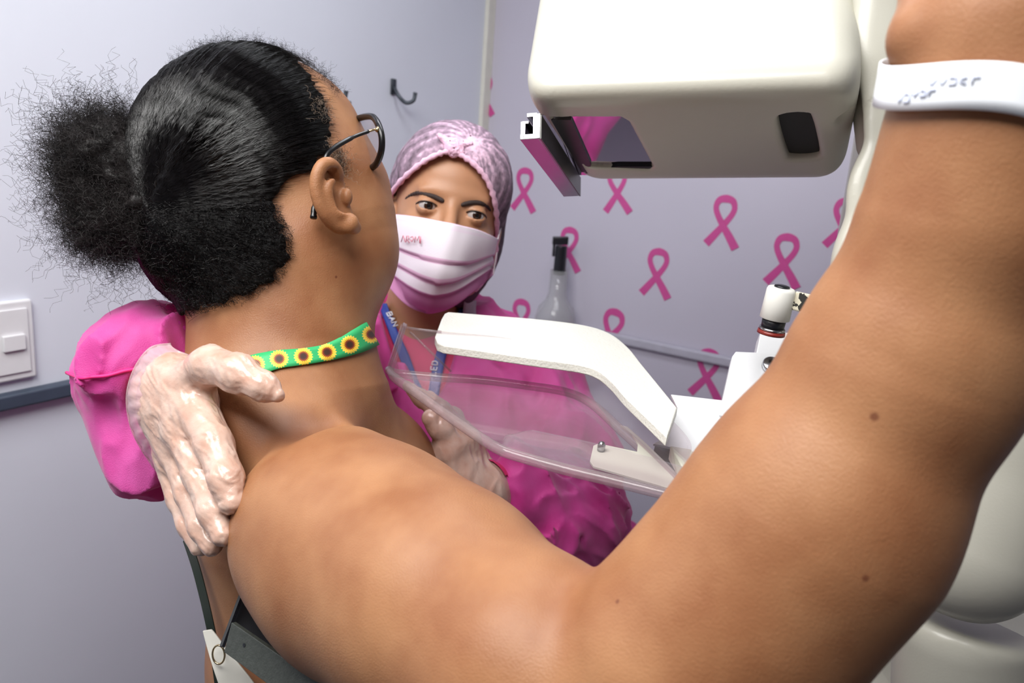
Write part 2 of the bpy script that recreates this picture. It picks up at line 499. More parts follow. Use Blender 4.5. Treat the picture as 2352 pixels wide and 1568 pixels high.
# pink awareness ribbons on the back wall
m_rib = mat('magenta_pink_vinyl', (206, 80, 150), 0.4, var=0.03)
RB = [(-.30, -.47), (-.17, -.30), (-.02, -.10), (.10, .07), (.17, .20), (.185, .31), (.13, .42), (0, .455),
      (-.13, .42), (-.185, .31), (-.17, .20), (-.10, .07), (.02, -.10), (.17, -.30), (.31, -.50)]
RWD = [.17, .155, .13, .115, .11, .11, .13, .155, .13, .11, .11, .115, .13, .155, .17]
def ribbon(px, py, hpx, lab, rot=0.0):
    top, bot = onB(px, py-hpx/2), onB(px, py+hpx/2); hgt = abs(top[2]-bot[2]); c = (top+bot)/2
    cx = [np.array([x, y]) for x, y in RB]; c2 = smooth_path(cx, 4); n = len(c2)
    V = []; Fc = []; cr, sr = math.cos(rot), math.sin(rot)
    for i in range(n):
        t = unit(c2[min(i+1, n-1)] - c2[max(i-1, 0)]); s = np.array([-t[1], t[0]])
        w = np.interp(i/(n-1)*(len(RWD)-1), range(len(RWD)), RWD)/2
        if i == 0: t0 = t
        for sg in (-1, 1):
            q = c2[i] + s*w*sg
            q = np.array([q[0]*cr - q[1]*sr, q[0]*sr + q[1]*cr])
            y = .0006 + .0012*i/n
            for yy in (0, y):
                V.append([c[0] + q[0]*hgt, YB - yy - .0001, c[2] + q[1]*hgt])
    for i in range(n-1):
        a = i*4; b = a+4
        Fc += [(a+1, a+3, b+3, b+1), (a+2, a, b, b+2), (a, a+1, b+1, b), (a+3, a+2, b+2, b+3)]
    Fc += [(0, 2, 3, 1), (4*n-4, 4*n-3, 4*n-1, 4*n-2)]
    prop(obj('pink_ribbon', V, Fc, m_rib, smooth=False), lab, 'ribbon decal', 'pink ribbon decals on the back wall')
for a in ((1112, 218, 92, 'pink ribbon decal cut by the corner trim, high beside the cream corner strip'),
          (1204, 436, 98, 'pink ribbon decal just right of the technician cap, under the metal rail'),
          (1418, 437, 104, 'pink ribbon decal with its loop hidden by the tube head, only the tails showing', .12),
          (1306, 572, 98, 'pink ribbon decal partly behind the black nozzle of the spray bottle'),
          (1662, 509, 118, 'pink ribbon decal standing alone below the middle of the tube head underside'),
          (1509, 627, 110, 'pink ribbon decal in mid wall between bottle and lever knob, above the grey conduit'),
          (1802, 598, 120, 'pink ribbon decal directly above the cream lever knob'),
          (1938, 514, 116, 'pink ribbon decal cut by the cream machine column at the right'),
          (1196, 737, 98, 'pink ribbon decal peeking over the pink gown shoulder left of the bottle', -.0),
          (1403, 764, 110, 'pink ribbon decal half hidden behind the white bent paddle arm', -.15),
          (1624, 858, 112, 'pink ribbon decal over the grey conduit, left of the steel bracket'),
          (1438, 1250, 112, 'lowest pink ribbon decal, between the pink sleeve and the raised forearm', -.12)):
    ribbon(*a)

# grey conduit on the back wall
a, b = onB(1440, 780), onB(1680, 830)
zc = (a[2]+b[2])/2
m_con = mat('grey_lavender_conduit', (185, 183, 196), 0.4, var=0.03)
o = obj('conduit', *boxmesh(((a[0]-.25+1.3)/2, YB-.009, zc), ((1.3-a[0]+.25)/2, .008, .013), WX), m_con, bevel=.006)
prop(o, 'pale grey horizontal conduit along the back wall behind the steel bracket', 'conduit')

# spray bottle on its small shelf
bx = onB(1264, 862, .075); dB = proj(bx)[2]; tz = P(1266, 530, dB)[2]
shelf = obj('wall_shelf', *boxmesh((bx[0], (bx[1]-.07+YB)/2, bx[2]-.006), (.065, (YB-bx[1]+.07)/2, .006), WX), m_trim, smooth=False, bevel=.002)
prop(shelf, 'small cream shelf on the back wall under the spray bottle', 'shelf')
bt = thing('spray_bottle', bx, 'clear plastic bottle with black nozzle standing against the ribbon wall', 'bottle')
Z = np.array([0, 0, 1.0]); hB = tz - bx[2]
m_clear = clear_mat('clear_bottle_plastic', (.90, .90, .91), .16, .08)
r0 = M(46, dB)
obj('body', *lathe(bx, bx+Z*hB, [(0, r0*.9), (.02, r0), (.42, r0), (.50, r0*.85), (.55, r0*.55), (.60, r0*.44), (.76, r0*.42), (.76, r0*.38), (.60, r0*.40), (.54, r0*.5), (.42, r0*.95), (.03, r0*.95), (.03, .001)], 32, False), m_clear, bt)
obj('liquid', *lathe(bx+Z*.008, bx+Z*hB*.30, [(0, r0*.9), (1, r0*.9)], 32), clear_mat('clear_gel', (.84, .85, .86), .2), bt)
obj('label', *lathe(bx+Z*.03, bx+Z*hB*.30, [(0, r0*1.01), (1, r0*1.01)], 32, False), mat('pale_label', (205, 203, 205), .5), bt)
m_blk = mat('black_plastic', (22, 24, 30), 0.35, var=0.1)
nz0 = bx+Z*hB*.73
obj('nozzle', *merge(lathe(nz0, nz0+Z*hB*.20, [(0, .016), (1, .015)], 20), boxmesh(nz0+Z*hB*.235+CR*-.004, (.020, .011, .010), np.stack([CR, np.cross(Z, CR), Z], 1))), m_blk, bt, bevel=.002)
obj('trigger', *boxmesh(nz0+Z*hB*.17-CR*.019, (.003, .006, .016), np.stack([CR, np.cross(Z, CR), Z], 1)), m_blk, bt, bevel=.001)
# ------------------------------------------------------------------ the patient
m_skin = mat('warm_brown_skin', (156, 111, 77), 0.47, var=0.05, scale=22, bump=0.00022, bscale=900, spec=0.35, sss=0.12, scl=0.003,
             var2=(138, 90, 59), detail=5)

cranium = su(.02, pell(548, 398, .735, 236, 268, .088), pell(600, 330, .745, 190, 195, .080), pell(480, 520, .72, 150, 170, .062))
face_ = su(.02, limb([(690, 330, .755, 140), (735, 450, .750, 150), (752, 545, .745, 152)], .02),
           limb([(752, 560, .745, 148), (775, 600, .745, 128)], .02), pell(800, 560, .775, 100, 120, .05))
neck = limb([(560, 560, .735, 150), (640, 640, .735, 185), (650, 790, .735, 196), (660, 900, .735, 225)], .02)
torso = su(.05, limb([(645, 970, .74, 185), (712, 1130, .765, 228), (780, 1500, .79, 290)], .05), pell(812, 1120, .83, 198, 196, .09),
           pell(600, 1000, .67, 130, 130, .055))
shoulder_far = su(.04, pell(832, 1060, .90, 110, 120, .06), limb([(850, 1080, .93, 85), (860, 1450, .92, 70), (880, 1800, .90, 60)], .03))
deltoid = su(.02, limb([(772, 1222, .590, 238), (860, 1290, .56, 250), (1010, 1385, .50, 250), (1225, 1545, .43, 242), (1400, 1665, .405, 245)], .03),
             limb([(610, 900, .70, 130), (660, 1010, .665, 110), (770, 1110, .615, 125)], .03))
forearm = su(.015, limb([(1440, 1690, .405, 255), (1556, 1535, .392, 262), (1728, 1360, .382, 268), (1876, 1177, .372, 276), (2092, 827, .352, 240),
                (2230, 500, .33, 214), (2285, 270, .318, 200), (2320, 60, .31, 215)], .02))
hand = su(.012, limb([(2330, 60, .31, 205), (2350, -130, .32, 215)], .02),
          limb([(2245, 95, .305, 120), (2128, 88, .315, 72), (2150, -60, .335, 68), (2210, -150, .35, 62)], .01),
          *[limb([(2270+q*75, -180, .33, 52), (2240+q*75, -250, .36, 48), (2250+q*75, -200, .395, 44), (2290+q*75, -140, .385, 40)], .004) for q in range(4)])
# world-space lower body
pv = P(760, 1500, .79); hip = np.array([pv[0]+.03, pv[1]+.04, .84])
ax_side = unit([CB[0], CB[1], 0]); ax_front = unit(np.cross([0, 0, 1.0], ax_side))
def legs(hip, side, front, spread, r1):
    fs = [rc(pv_, hip, r1*1.15, r1*1.3) for pv_ in ()]
    for s in (-1, 1):
        h = hip + side*s*spread; kn = h*[1, 1, 0] + [0, 0, .48]; an = h*[1, 1, 0] + [0, 0, .09]
        fs += [rc(h, kn, r1*.72, r1*.46), rc(kn, an, r1*.46, r1*.32), rc(an - [0, 0, .045], an - [0, 0, .05] + front*.14, .034, .028)]
    return su(.03, *fs)
p_legs = su(.05, rc(pv, hip, .115, .13), legs(hip, ax_side, -ax_front, .075, .125))
# ear
E = lambda x, y, d: P(x, y, d)
helix_pts = [E(779, 436, .672), E(777, 408, .664), E(770, 388, .656), E(756, 376, .648), E(740, 381, .644), E(729, 402, .642), E(726, 432, .642),
             E(734, 466, .644), E(748, 492, .648), E(764, 510, .654), E(785, 522, .660)]
helix = chain(smooth_path(helix_pts, 2), [.0028, .0032, .0036]+[.0046]*13+[.0050, .0052, .0055, .006, .006][:5], .003)
ear_fs = [lambda p: helix(p)]
ear_plate = ell(E(759, 450, .660), (.0125, .028, .0035), np.stack([unit(E(790, 440, .668) - E(728, 455, .650)), unit(E(745, 380, .652) - E(795, 520, .662)), unit(np.cross(E(790, 440, .668) - E(728, 455, .650), E(745, 380, .652) - E(795, 520, .662)))], 1))
antihelix = chain(smooth_path([E(762, 408, .650), E(752, 436, .647), E(757, 464, .649), E(772, 487, .652), E(788, 494, .655)], 3), .0042, .003)
lobe = su(.004, ell(E(802, 512, .658), (.0072, .0078, .0055)), ell(E(812, 522, .664), (.0058, .0055, .005)))
tragus = ell(E(797, 452, .664), (.0040, .0068, .005))
ear_back = rc(E(762, 420, .668), E(786, 495, .672), .009, .009)
ear = su(.0035, helix, ear_plate, antihelix, lobe, tragus, ear_back)
ear = ss(.003, ear, rc(E(779, 440, .652), E(785, 474, .655), .0058, .0066), rc(E(760, 396, .647), E(752, 415, .648), .0026), rc(E(767, 398, .650), E(776, 428, .655), .0038, .0035))
ear = su(.002, ear, tragus, lobe)
HEAD = su(.03, cranium, face_, neck)
body_main = su(.035, HEAD, torso, shoulder_far)
BODY0 = su(.034, body_main, deltoid)
# collar hollow and the shoulder fold
BODY0 = ss(.02, BODY0, rc(P(600, 985, .565), P(760, 955, .615), .006, .009))
BODY0 = su(.012, BODY0, forearm)
BODY = su(.006, BODY0, hand, p_legs)
BODY = su(.0025, BODY, ear)
def bodyf(p):
    return BODY(p)
around = [P(300, 100, .8), P(300, 700, .6), P(1400, 1650, .3), P(2352, 600, .28), P(2600, -260, .42), P(2450, -320, .3), hip + [.3, .3, -.92], hip - [.3, .3, .92], P(950, 600, .95), P(300, 400, .6)]
# upper body at full detail, lower body (covered by trousers) left out of the fine mesh below the waist
def upper(p): return np.maximum(BODY(p), .82 - p[:, 2])
add_spots(m_skin, [(hp(BODY, 2008, 957), .0022), (hp(BODY, 1988, 1328), .0018), (hp(BODY, 1418, 1381), .0014), (hp(BODY, 772, 636), .0015), (hp(BODY, 617, 808), .0015)], (92, 44, 30))
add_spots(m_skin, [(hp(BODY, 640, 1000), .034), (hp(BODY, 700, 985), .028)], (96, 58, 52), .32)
patient = thing('person', [hip[0], hip[1], 0], 'person with dark hair in a puff, bare brown shoulders, one arm raised to the machine', 'person')
bv, bf = mesh_sdf(upper, np.min(around, 0) - .03, np.max(around, 0) + .03, .0018)
obj('body', bv, bf, m_skin, patient)
m_trous = mat('dark_blue_denim', (44, 52, 78), .8, var=.1, bump=.0004, bscale=600)
sdfobj('trousers', su(.05, rc(hip + [0, 0, .07], hip, .145, .15), off(legs(hip, ax_side, -ax_front, .075, .125), .008)), [hip + [.2, .2, .05], hip*[1, 1, 0] - [.2, .2, 0]], .05, .008, m_trous, patient)
# ------------------------------------------------------------------ the patient's hair
rng = np.random.default_rng(7)
m_hair = mat('oiled_black_hair', (13, 11, 12), 0.20, var=.25, scale=120, spec=0.34)
m_under = mat('dark_hair_underlayer', (10, 9, 9), 0.55, var=.25, scale=120, spec=0.12)
m_frizz = mat('dry_black_hair', (34, 29, 29), 0.5, var=.3, scale=60, spec=0.35)
SKULL = HEAD
hair_poly = [(300, 60), (600, 60), (720, 170), (757, 232), (768, 290), (764, 340), (742, 372), (722, 392), (700, 400), (668, 418), (640, 450),
             (640, 490), (668, 545), (672, 590), (640, 640), (585, 675), (520, 700), (455, 716), (400, 740), (250, 740), (200, 400)]
inpoly = cone_poly(hair_poly, .70)
TIE = hp(SKULL, 352, 480)                       # where the hair is gathered
def phase_f(p, r): return r*2*math.pi/.0125 + 4.5*vnoise(p, 26, 3) + 1.2*vnoise(p, 80, 4)
def wave_h(p):
    """soft ripples of the combed hair, in metres of lift"""
    r = np.linalg.norm(p - TIE, axis=1)
    v = p - TIE; a = np.arctan2(v @ CU + .35*(v @ CB), v @ CR + .02); ph = phase_f(p, r); near = np.clip((.16 - r)/.06, 0, 1)
    a = a + near*.0013/np.maximum(r, .02)*np.sin(ph)
    q = np.stack([a*42, r*14, a*0], 1)
    w = .00075*(1 - 2*np.abs(vnoise(q, 1.0, 3))) + .0004*vnoise(q, 2.6, 4)*1.0
    return w*np.clip(r/.05, .2, 1) + .00035*near*np.sin(ph + .8)*(.6 + .4*vnoise(p, 22, 9))
cap_f = si(.003, lambda p: SKULL(p) - .0032 - wave_h(p), lambda p: inpoly(p) + .004*vnoise(p, 160, 8) + .004)
cv_, cf_ = mesh_sdf(cap_f, P(548, 398, .735) - .19, P(548, 398, .735) + .19, .0016)
hair = obj('hair', cv_, cf_, m_under, patient)

def strands_mesh(Pts, rad, sides=3):
    """Pts: (strand, point, 3), rad: (strand, point) -> tubes"""
    S, K, _ = Pts.shape
    T = np.gradient(Pts, axis=1); T /= np.maximum(np.linalg.norm(T, axis=2, keepdims=True), 1e-9)
    ref = np.array([.31, .52, .79]); U = np.cross(T, ref); U /= np.maximum(np.linalg.norm(U, axis=2, keepdims=True), 1e-9)
    V = np.cross(T, U); out = np.empty((S, K, sides, 3))
    for j in range(sides):
        a = 2*math.pi*j/sides
        out[:, :, j] = Pts + rad[..., None]*(math.cos(a)*U + math.sin(a)*V)
    idx = np.arange(S*K*sides).reshape(S, K, sides)
    q = [np.stack([idx[:, :-1, j], idx[:, :-1, (j+1) % sides], idx[:, 1:, (j+1) % sides], idx[:, 1:, j]], -1).reshape(-1, 4) for j in range(sides)]
    return out.reshape(-1, 3), np.concatenate(q)

def slick(n, K, step, lift0, lift1, amp, seed, region=None, edge=.0, rad=.00016):
    r = np.random.default_rng(seed)
    c = P(548, 398, .735); d = r.normal(size=(n*3, 3)); d /= np.linalg.norm(d, axis=1, keepdims=True)
    d = d[(d @ CB) > -.15]
    p = c + d*.10; p[:, 2] -= 0.0
    extra = np.array([P(x, y, .68) for x, y in zip(r.uniform(430, 700, n//2), r.uniform(430, 720, n//2))]); p = np.concatenate([p, extra])
    p = project(SKULL, p, 4)
    ip = inpoly(p)
    m = ip < edge
    if region is not None: m &= region(ip)
    p = p[m][:n]
    path = [p]; phase = r.uniform(0, .8, len(p)); a = amp*(r.uniform(.4, 1.3, len(p)))
    dist0 = np.linalg.norm(p - TIE, axis=1)
    for k in range(K-1):
        q = path[-1]; v = TIE - q; L = np.linalg.norm(v, axis=1, keepdims=True)
        v = v + .25*L*CU*np.clip((q - TIE) @ CR/.12, 0, 1)[:, None]*np.clip((q-TIE) @ CU/.1 , -1, 1)[:, None]*.6
        g = grad(SKULL, q); v -= (v*g).sum(1, keepdims=True)*g
        v /= np.maximum(np.linalg.norm(v, axis=1, keepdims=True), 1e-9)
        q = project(SKULL, q + v*np.minimum(step, L*.5), 1); path.append(q)
    X = np.stack(path, 1); S, K_, _ = X.shape
    flat = X.reshape(-1, 3); g = grad(SKULL, flat).reshape(X.shape)
    T = np.gradient(X, axis=1); T /= np.maximum(np.linalg.norm(T, axis=2, keepdims=True), 1e-9); Bn = np.cross(T, g)
    dd = np.linalg.norm(X - TIE, axis=2)
    ph = phase_f(flat, dd.ravel()).reshape(S, K_) + phase[:, None]*.4
    mask = np.clip((.17 - dd)/.05, 0, 1)
    s = np.linspace(0, 1, K_)[None]
    lift = lift0 + (lift1 - lift0)*np.clip(s*5, 0, 1) + wave_h(flat).reshape(S, K_)*1.2 + r.uniform(0, .0005, S)[:, None]
    X = X + g*lift[..., None] + Bn*(a[:, None]*mask*np.sin(ph))[..., None]
    rr = rad*np.clip(s*8 + .35, .35, 1)*np.ones((S, 1))
    return strands_mesh(X, rr)
v1, f1 = slick(15000, 28, .0058, .0026, .0046, .0010, 11)
obj('combed_strands', v1, f1, m_hair, hair)
# thin hairs running out over the hairline
v2, f2 = slick(2600, 16, .005, .0004, .0045, .0004, 12, region=lambda ip: ip > -.014, edge=.006, rad=.00011)
obj('hairline_strands', v2, f2, m_hair, hair)

# nape and sideburn curls: short, close to the skin
def curls(n, centre_f, K, length, curl_r, seed, spread=.6, rad=.00013, dirf=None):
    r = np.random.default_rng(seed); root, nrm = centre_f(r, n)
    n = len(root)
    d = nrm + spread*r.normal(size=(n, 3)); d /= np.linalg.norm(d, axis=1, keepdims=True)
    if dirf is not None: d = dirf(root, d, r)
    L = length*r.uniform(.45, 1.25, n); s = np.linspace(0, 1, K)
    bend = r.normal(size=(n, 3))*.7
    u = np.cross(d, r.normal(size=(n, 3))); u /= np.linalg.norm(u, axis=1, keepdims=True); w = np.cross(d, u)
    turns = L/(curl_r*2.2)*r.uniform(.5, 1.3, n); ph = r.uniform(0, 6.28, n)
    ang = turns[:, None]*s[None]*2*math.pi + ph[:, None]
    cr_ = (curl_r*r.uniform(.4, 1.4, n))[:, None]*np.clip(s*4, 0, 1)[None]
    X = root[:, None] + d[:, None]*(L[:, None]*s[None])[..., None] + bend[:, None]*(L[:, None]*.35*s[None]**2)[..., None]
    X = X + u[:, None]*(cr_*np.cos(ang))[..., None] + w[:, None]*(cr_*np.sin(ang))[..., None]
    return strands_mesh(X, rad*np.ones((n, K)))
def puff_d(lobes): return su(.03, *lobes)
puff_c = P(268, 400, .70)
PUFF = su(.025, pell(250, 375, .70, 118, 125, .045), pell(262, 510, .70, 95, 90, .04), pell(345, 480, .685, 62, 110, .035))
core_f = lambda p: PUFF(p) + .008 + .0045*vnoise(p, 60, 2) + .003*vnoise(p, 150, 3)
puff = sdfobj('hair_puff', core_f, [P(100, 200, .7), P(400, 640, .66)], .05, .003, m_frizz, patient)
def puff_roots(r, n):
    p = P(260, 440, .70) + r.normal(size=(n*2, 3))*.06
    p = project(lambda q: PUFF(q), p, 2, -.010)
    p = p[np.abs(PUFF(p) + .010) < .004][:n]
    return p, grad(PUFF, p)
def outward(root, d, r):
    o = root - TIE; o /= np.linalg.norm(o, axis=1, keepdims=True)
    d = d*.75 + o*.45; return d/np.linalg.norm(d, axis=1, keepdims=True)
v3, f3 = curls(8500, puff_roots, 15, .024, .0021, 21, .8, .00012, outward)
obj('frizzy_strands', v3, f3, m_frizz, puff)
v3, f3 = curls(1500, puff_roots, 22, .044, .0034, 22, .7, .00011, outward)
obj('flyaway_strands', v3, f3, m_frizz, puff)
def nape_roots(r, n):
    x = r.uniform(370, 690, n); y = r.uniform(470, 740, n); p = np.stack([P(a, b, .66) for a, b in zip(x, y)])
    p = project(SKULL, p, 4, .0038); ip = inpoly(p); p = p[(ip < .003) & (ip > -.12)]
    return p, grad(SKULL, p)*.35
def nape_dir(root, d, r):
    v = TIE - root; v /= np.linalg.norm(v, axis=1, keepdims=True); d = v*.9 + d*.8
    return d/np.linalg.norm(d, axis=1, keepdims=True)
v4, f4 = curls(3600, nape_roots, 12, .017, .0013, 23, .5, .00013, nape_dir)
obj('nape_curls', v4, f4, m_hair, hair)
def temple_roots(r, n):
    t = r.uniform(0, 1, n); x = np.where(t < .6, r.uniform(762, 812, n), r.uniform(735, 770, n)); y = np.where(t < .6, r.uniform(318, 395, n), r.uniform(205, 260, n))
    p = np.stack([P(a, b, .68) for a, b in zip(x, y)]); p = project(SKULL, p, 4, .0003); return p, grad(SKULL, p)*.4
m_grey = mat('grey_wisps', (150, 130, 112), .4, var=.1)
v5, f5 = curls(150, temple_roots, 18, .014, .0016, 24, .7, .00009)
obj('grey_wisps', v5, f5, m_grey, hair)
v5, f5 = curls(260, temple_roots, 14, .010, .0012, 25, .7, .00009)
obj('temple_wisps', v5, f5, m_hair, hair)
def crown_roots(r, n):
    x = r.uniform(430, 760, n); y = 130 + ((x - 560)/200)**2*60 + r.uniform(0, 60, n)
    p = np.stack([P(a, b, .72) for a, b in zip(x, y)]); p = project(SKULL, p, 4, .004); return p, grad(SKULL, p)
v6, f6 = curls(750, crown_roots, 12, .009, .0013, 26, 1.3, .00007)
obj('crown_frizz', v6, f6, m_hair, hair)
# ------------------------------------------------------------------ the technician
m_face = mat('light_brown_face_skin', (178, 130, 98), 0.42, var=0.03, scale=30, bump=0.0001, bscale=700, spec=0.4, sss=0.12, scl=0.003)
dH = 1.10
HC = P(1024, 516, dH)
def basis(yaw, pitch, roll):
    """head axes: right, up, toward the camera, turned by yaw (to the picture's right), nodded, tilted clockwise"""
    r = Matrix.Rotation(-roll, 3, 'Z') @ Matrix.Rotation(yaw, 3, 'Y') @ Matrix.Rotation(pitch, 3, 'X')
    return RM @ np.array(r)
HA = basis(math.radians(9), math.radians(4), math.radians(10))
def Hp(x, y, z): return HC + HA @ np.array([x, y, z])
def hell(x, y, z, rx, ry, rz): return ell(Hp(x, y, z), (rx, ry, rz), HA)
eyeC = [Hp(-.0315, .0150, .0700), Hp(.0315, .0150, .0700)]
skull2 = su(.02, hell(0, .040, -.018, .074, .088, .094), hell(0, -.020, .012, .0625, .080, .074), hell(0, .055, .03, .060, .052, .052))
face2 = su(.012, skull2, hell(0, .034, .071, .044, .009, .011), hell(-.041, -.018, .052, .020, .018, .020), hell(.041, -.018, .052, .020, .018, .020),
           hell(0, -.083, .052, .022, .016, .018), su(.01, hell(-.045, -.06, .01, .015, .03, .04), hell(.045, -.06, .01, .015, .03, .04)))
face2 = ss(.014, face2, ell(eyeC[0] + HA @ [0, .000, .022], (.017, .0125, .012), HA), ell(eyeC[1] + HA @ [0, .000, .022], (.017, .0125, .012), HA))
face2 = su(.009, face2, rc(Hp(0, .020, .080), Hp(0, -.022, .100), .0065, .0105), hell(-.012, -.028, .089, .007, .006, .008), hell(.012, -.028, .089, .007, .006, .008),
           rc(Hp(-.016, -.055, .080), Hp(.016, -.055, .080), .008))
lids = su(.002, *[sph(c, .0143) for c in eyeC])
face2 = su(.004, face2, lids)
openings = [ell(c + HA @ [0, -.0005, .013], (.0146, .0043, .010), HA) for c in eyeC]
face2 = ss(.0012, face2, *openings)
ears2 = su(.01, *[ell(Hp(s*.073, .0, -.015), (.006, .028, .016), HA) for s in (-1, 1)])
face2 = su(.004, face2, ears2)
t_neck = limb([(985, 600, 1.16, 88), (978, 760, 1.19, 92)], .02)
t_torso = su(.06, limb([(1020, 850, 1.23, 150), (1090, 1050, 1.24, 190), (1120, 1400, 1.27, 190)], .05), limb([(905, 800, 1.22, 95), (1165, 875, 1.24, 98)], .05),
             pell(1010, 980, 1.15, 90, 80, .05), pell(1160, 1000, 1.16, 90, 80, .05))
t_armR = limb([(895, 815, 1.20, 82), (700, 880, 1.06, 70), (520, 900, .90, 68), (395, 905, .735, 62), (365, 900, .69, 62)], .02)
t_armL = limb([(1205, 930, 1.20, 80), (1290, 1110, 1.08, 72), (1310, 1220, 1.02, 70), (1200, 1190, .92, 60), (1105, 1120, .845, 52)], .02)
tv = P(1120, 1400, 1.27); thip = np.array([tv[0], tv[1]+.02, .86])
tside = unit([CR[0], CR[1], 0]); tfront = unit([CB[0], CB[1], 0])
t_legs = legs(thip, tside, tfront, .08, .115)
TB = su(.02, face2, su(.02, t_neck, su(.04, t_torso, t_armR, t_armL)))
tech = thing('person', [thip[0], thip[1], 0], 'person in pink cap, white mask and magenta gown holding the bare-shouldered person', 'person')
tb = su(.03, TB, rc(tv, thip, .11, .115), t_legs)
lo_pts = [P(300, 700, .62), P(300, 1000, .70), P(1400, 1300, 1.2), P(1024, 280, 1.2), P(1024, 280, .95), thip*[1, 1, 0] + [.25, .25, 0], thip*[1, 1, 0] - [.25, .25, 0], P(1200, 1200, .82)]
obj('body', *mesh_sdf(tb, np.min(lo_pts, 0) - .05, np.max(lo_pts, 0) + .05, .0026), m_face, tech)
# eyes
def eye_mat():
    m = bpy.data.materials.new('eye'); m.use_nodes = True; nt = m.node_tree; b = nt.nodes['Principled BSDF']
    at = nt.nodes.new('ShaderNodeAttribute'); at.attribute_name = 'gaze'
    r = nt.nodes.new('ShaderNodeValToRGB'); r.color_ramp.interpolation = 'LINEAR'
    e = r.color_ramp.elements; e[0].position = 0; e[0].color = (.004, .003, .003, 1); e[1].position = 1; e[1].color = (.40, .36, .35, 1)
    for p, c in ((.21, (.004, .003, .003, 1)), (.25, (.035, .014, .007, 1)), (.46, (.02, .008, .005, 1)), (.50, (.42, .38, .37, 1))):
        x = e.new(p); x.color = c
    nt.links.new(at.outputs['Fac'], r.inputs['Fac']); nt.links.new(r.outputs['Color'], b.inputs['Base Color']); b.inputs['Roughness'].default_value = .08
    return m
m_eye = eye_mat()
for c, gx in ((eyeC[0], .16), (eyeC[1], .12)):
    v, f = mesh_sdf(sph(c, .0127), c - .02, c + .02, .0007)
    o = obj('eye', v, f, m_eye, tech)
    g = unit(HA @ np.array([gx, -.06, 1])); d = np.arccos(np.clip((v - c) @ g/.0127, -1, 1))
    a = o.data.attributes.new('gaze', 'FLOAT', 'POINT'); a.data.foreach_set('value', d.astype(np.float32))
def onface(px, py, lift=0.0): return hp(TB, px, py, lift, .9, 1.4)
m_brow = mat('dark_brown_brow', (48, 32, 28), .7, var=.2, scale=300, bump=.0004, bscale=900)
for pts, rr in (([(931, 456), (945, 447), (962, 443), (985, 448), (1003, 454), (1017, 461)], [.0010, .0017, .0022, .0027, .0030, .0026]),
                ([(1062, 470), (1078, 466), (1094, 465), (1108, 468), (1120, 475), (1127, 484)], [.0024, .0028, .0026, .0022, .0017, .0010])):
    q = [onface(x, y, -.0004) for x, y in pts]
    sdfobj('eyebrow', chain(smooth_path(q, 3), list(np.interp(np.linspace(0, 5, 16), range(6), rr)), .002), q, .01, .0007, m_brow, tech)
m_lash = mat('black_lashes', (18, 12, 12), .5)
for c in eyeC:
    pts = [c + HA @ np.array([x, y, 0]) for x, y in ((-.0145, -.001), (-.010, .0028), (-.003, .0043), (.005, .0040), (.0115, .0020), (.0148, -.001))]
    q = []
    for p in smooth_path(pts, 4):
        dz = math.sqrt(max(.0146**2 - np.dot(p - c, p - c), 0)); q.append(p + HA[:, 2]*dz)
    obj('eyelash_line', *tube(q, [.0003]+[.0008]*(len(q)-2)+[.0003], 6), m_lash, tech)

# face mask
m_mask = bpy.data.materials.new('pleated_surgical_mask'); m_mask.use_nodes = True
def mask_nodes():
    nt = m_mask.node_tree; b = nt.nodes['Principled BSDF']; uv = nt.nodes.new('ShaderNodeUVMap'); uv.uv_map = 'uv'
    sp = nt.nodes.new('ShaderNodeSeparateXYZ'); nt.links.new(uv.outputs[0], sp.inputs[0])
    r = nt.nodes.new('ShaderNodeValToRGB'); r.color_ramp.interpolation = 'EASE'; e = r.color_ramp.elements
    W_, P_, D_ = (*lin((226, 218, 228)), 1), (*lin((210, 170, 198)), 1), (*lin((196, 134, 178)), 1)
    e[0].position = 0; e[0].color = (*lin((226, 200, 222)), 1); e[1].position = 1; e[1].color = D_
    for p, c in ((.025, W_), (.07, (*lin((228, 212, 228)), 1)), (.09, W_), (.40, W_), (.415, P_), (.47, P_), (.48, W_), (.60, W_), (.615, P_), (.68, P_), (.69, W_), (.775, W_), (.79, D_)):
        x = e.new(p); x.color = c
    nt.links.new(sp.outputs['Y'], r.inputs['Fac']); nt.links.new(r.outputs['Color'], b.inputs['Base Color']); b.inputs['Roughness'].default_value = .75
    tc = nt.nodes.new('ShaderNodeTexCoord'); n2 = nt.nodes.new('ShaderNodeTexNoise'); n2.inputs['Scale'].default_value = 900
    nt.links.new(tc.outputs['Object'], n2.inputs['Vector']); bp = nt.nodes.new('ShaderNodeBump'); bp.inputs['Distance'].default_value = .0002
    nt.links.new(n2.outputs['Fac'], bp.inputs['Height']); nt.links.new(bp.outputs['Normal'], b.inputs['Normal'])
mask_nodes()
def catm(pts, u):
    q = np.array(smooth_path([np.array(p, float) for p in pts], 16)); s = np.linspace(0, 1, len(q))
    return np.array([np.interp(u, s, q[:, 0]), np.interp(u, s, q[:, 1])])
form = su(.035, hell(0, -.022, .014, .067, .088, .079), rc(Hp(0, -.005, .084), Hp(0, -.060, .088), .014, .017), hell(0, -.085, .050, .028, .022, .026))
NU, NV = 60, 56
topc = [(872, 512), (905, 497), (975, 503), (1040, 516), (1088, 528), (1132, 548)]
botc = [(868, 610), (900, 650), (945, 694), (988, 710), (1040, 694), (1122, 626)]
MV, MUV = [], []
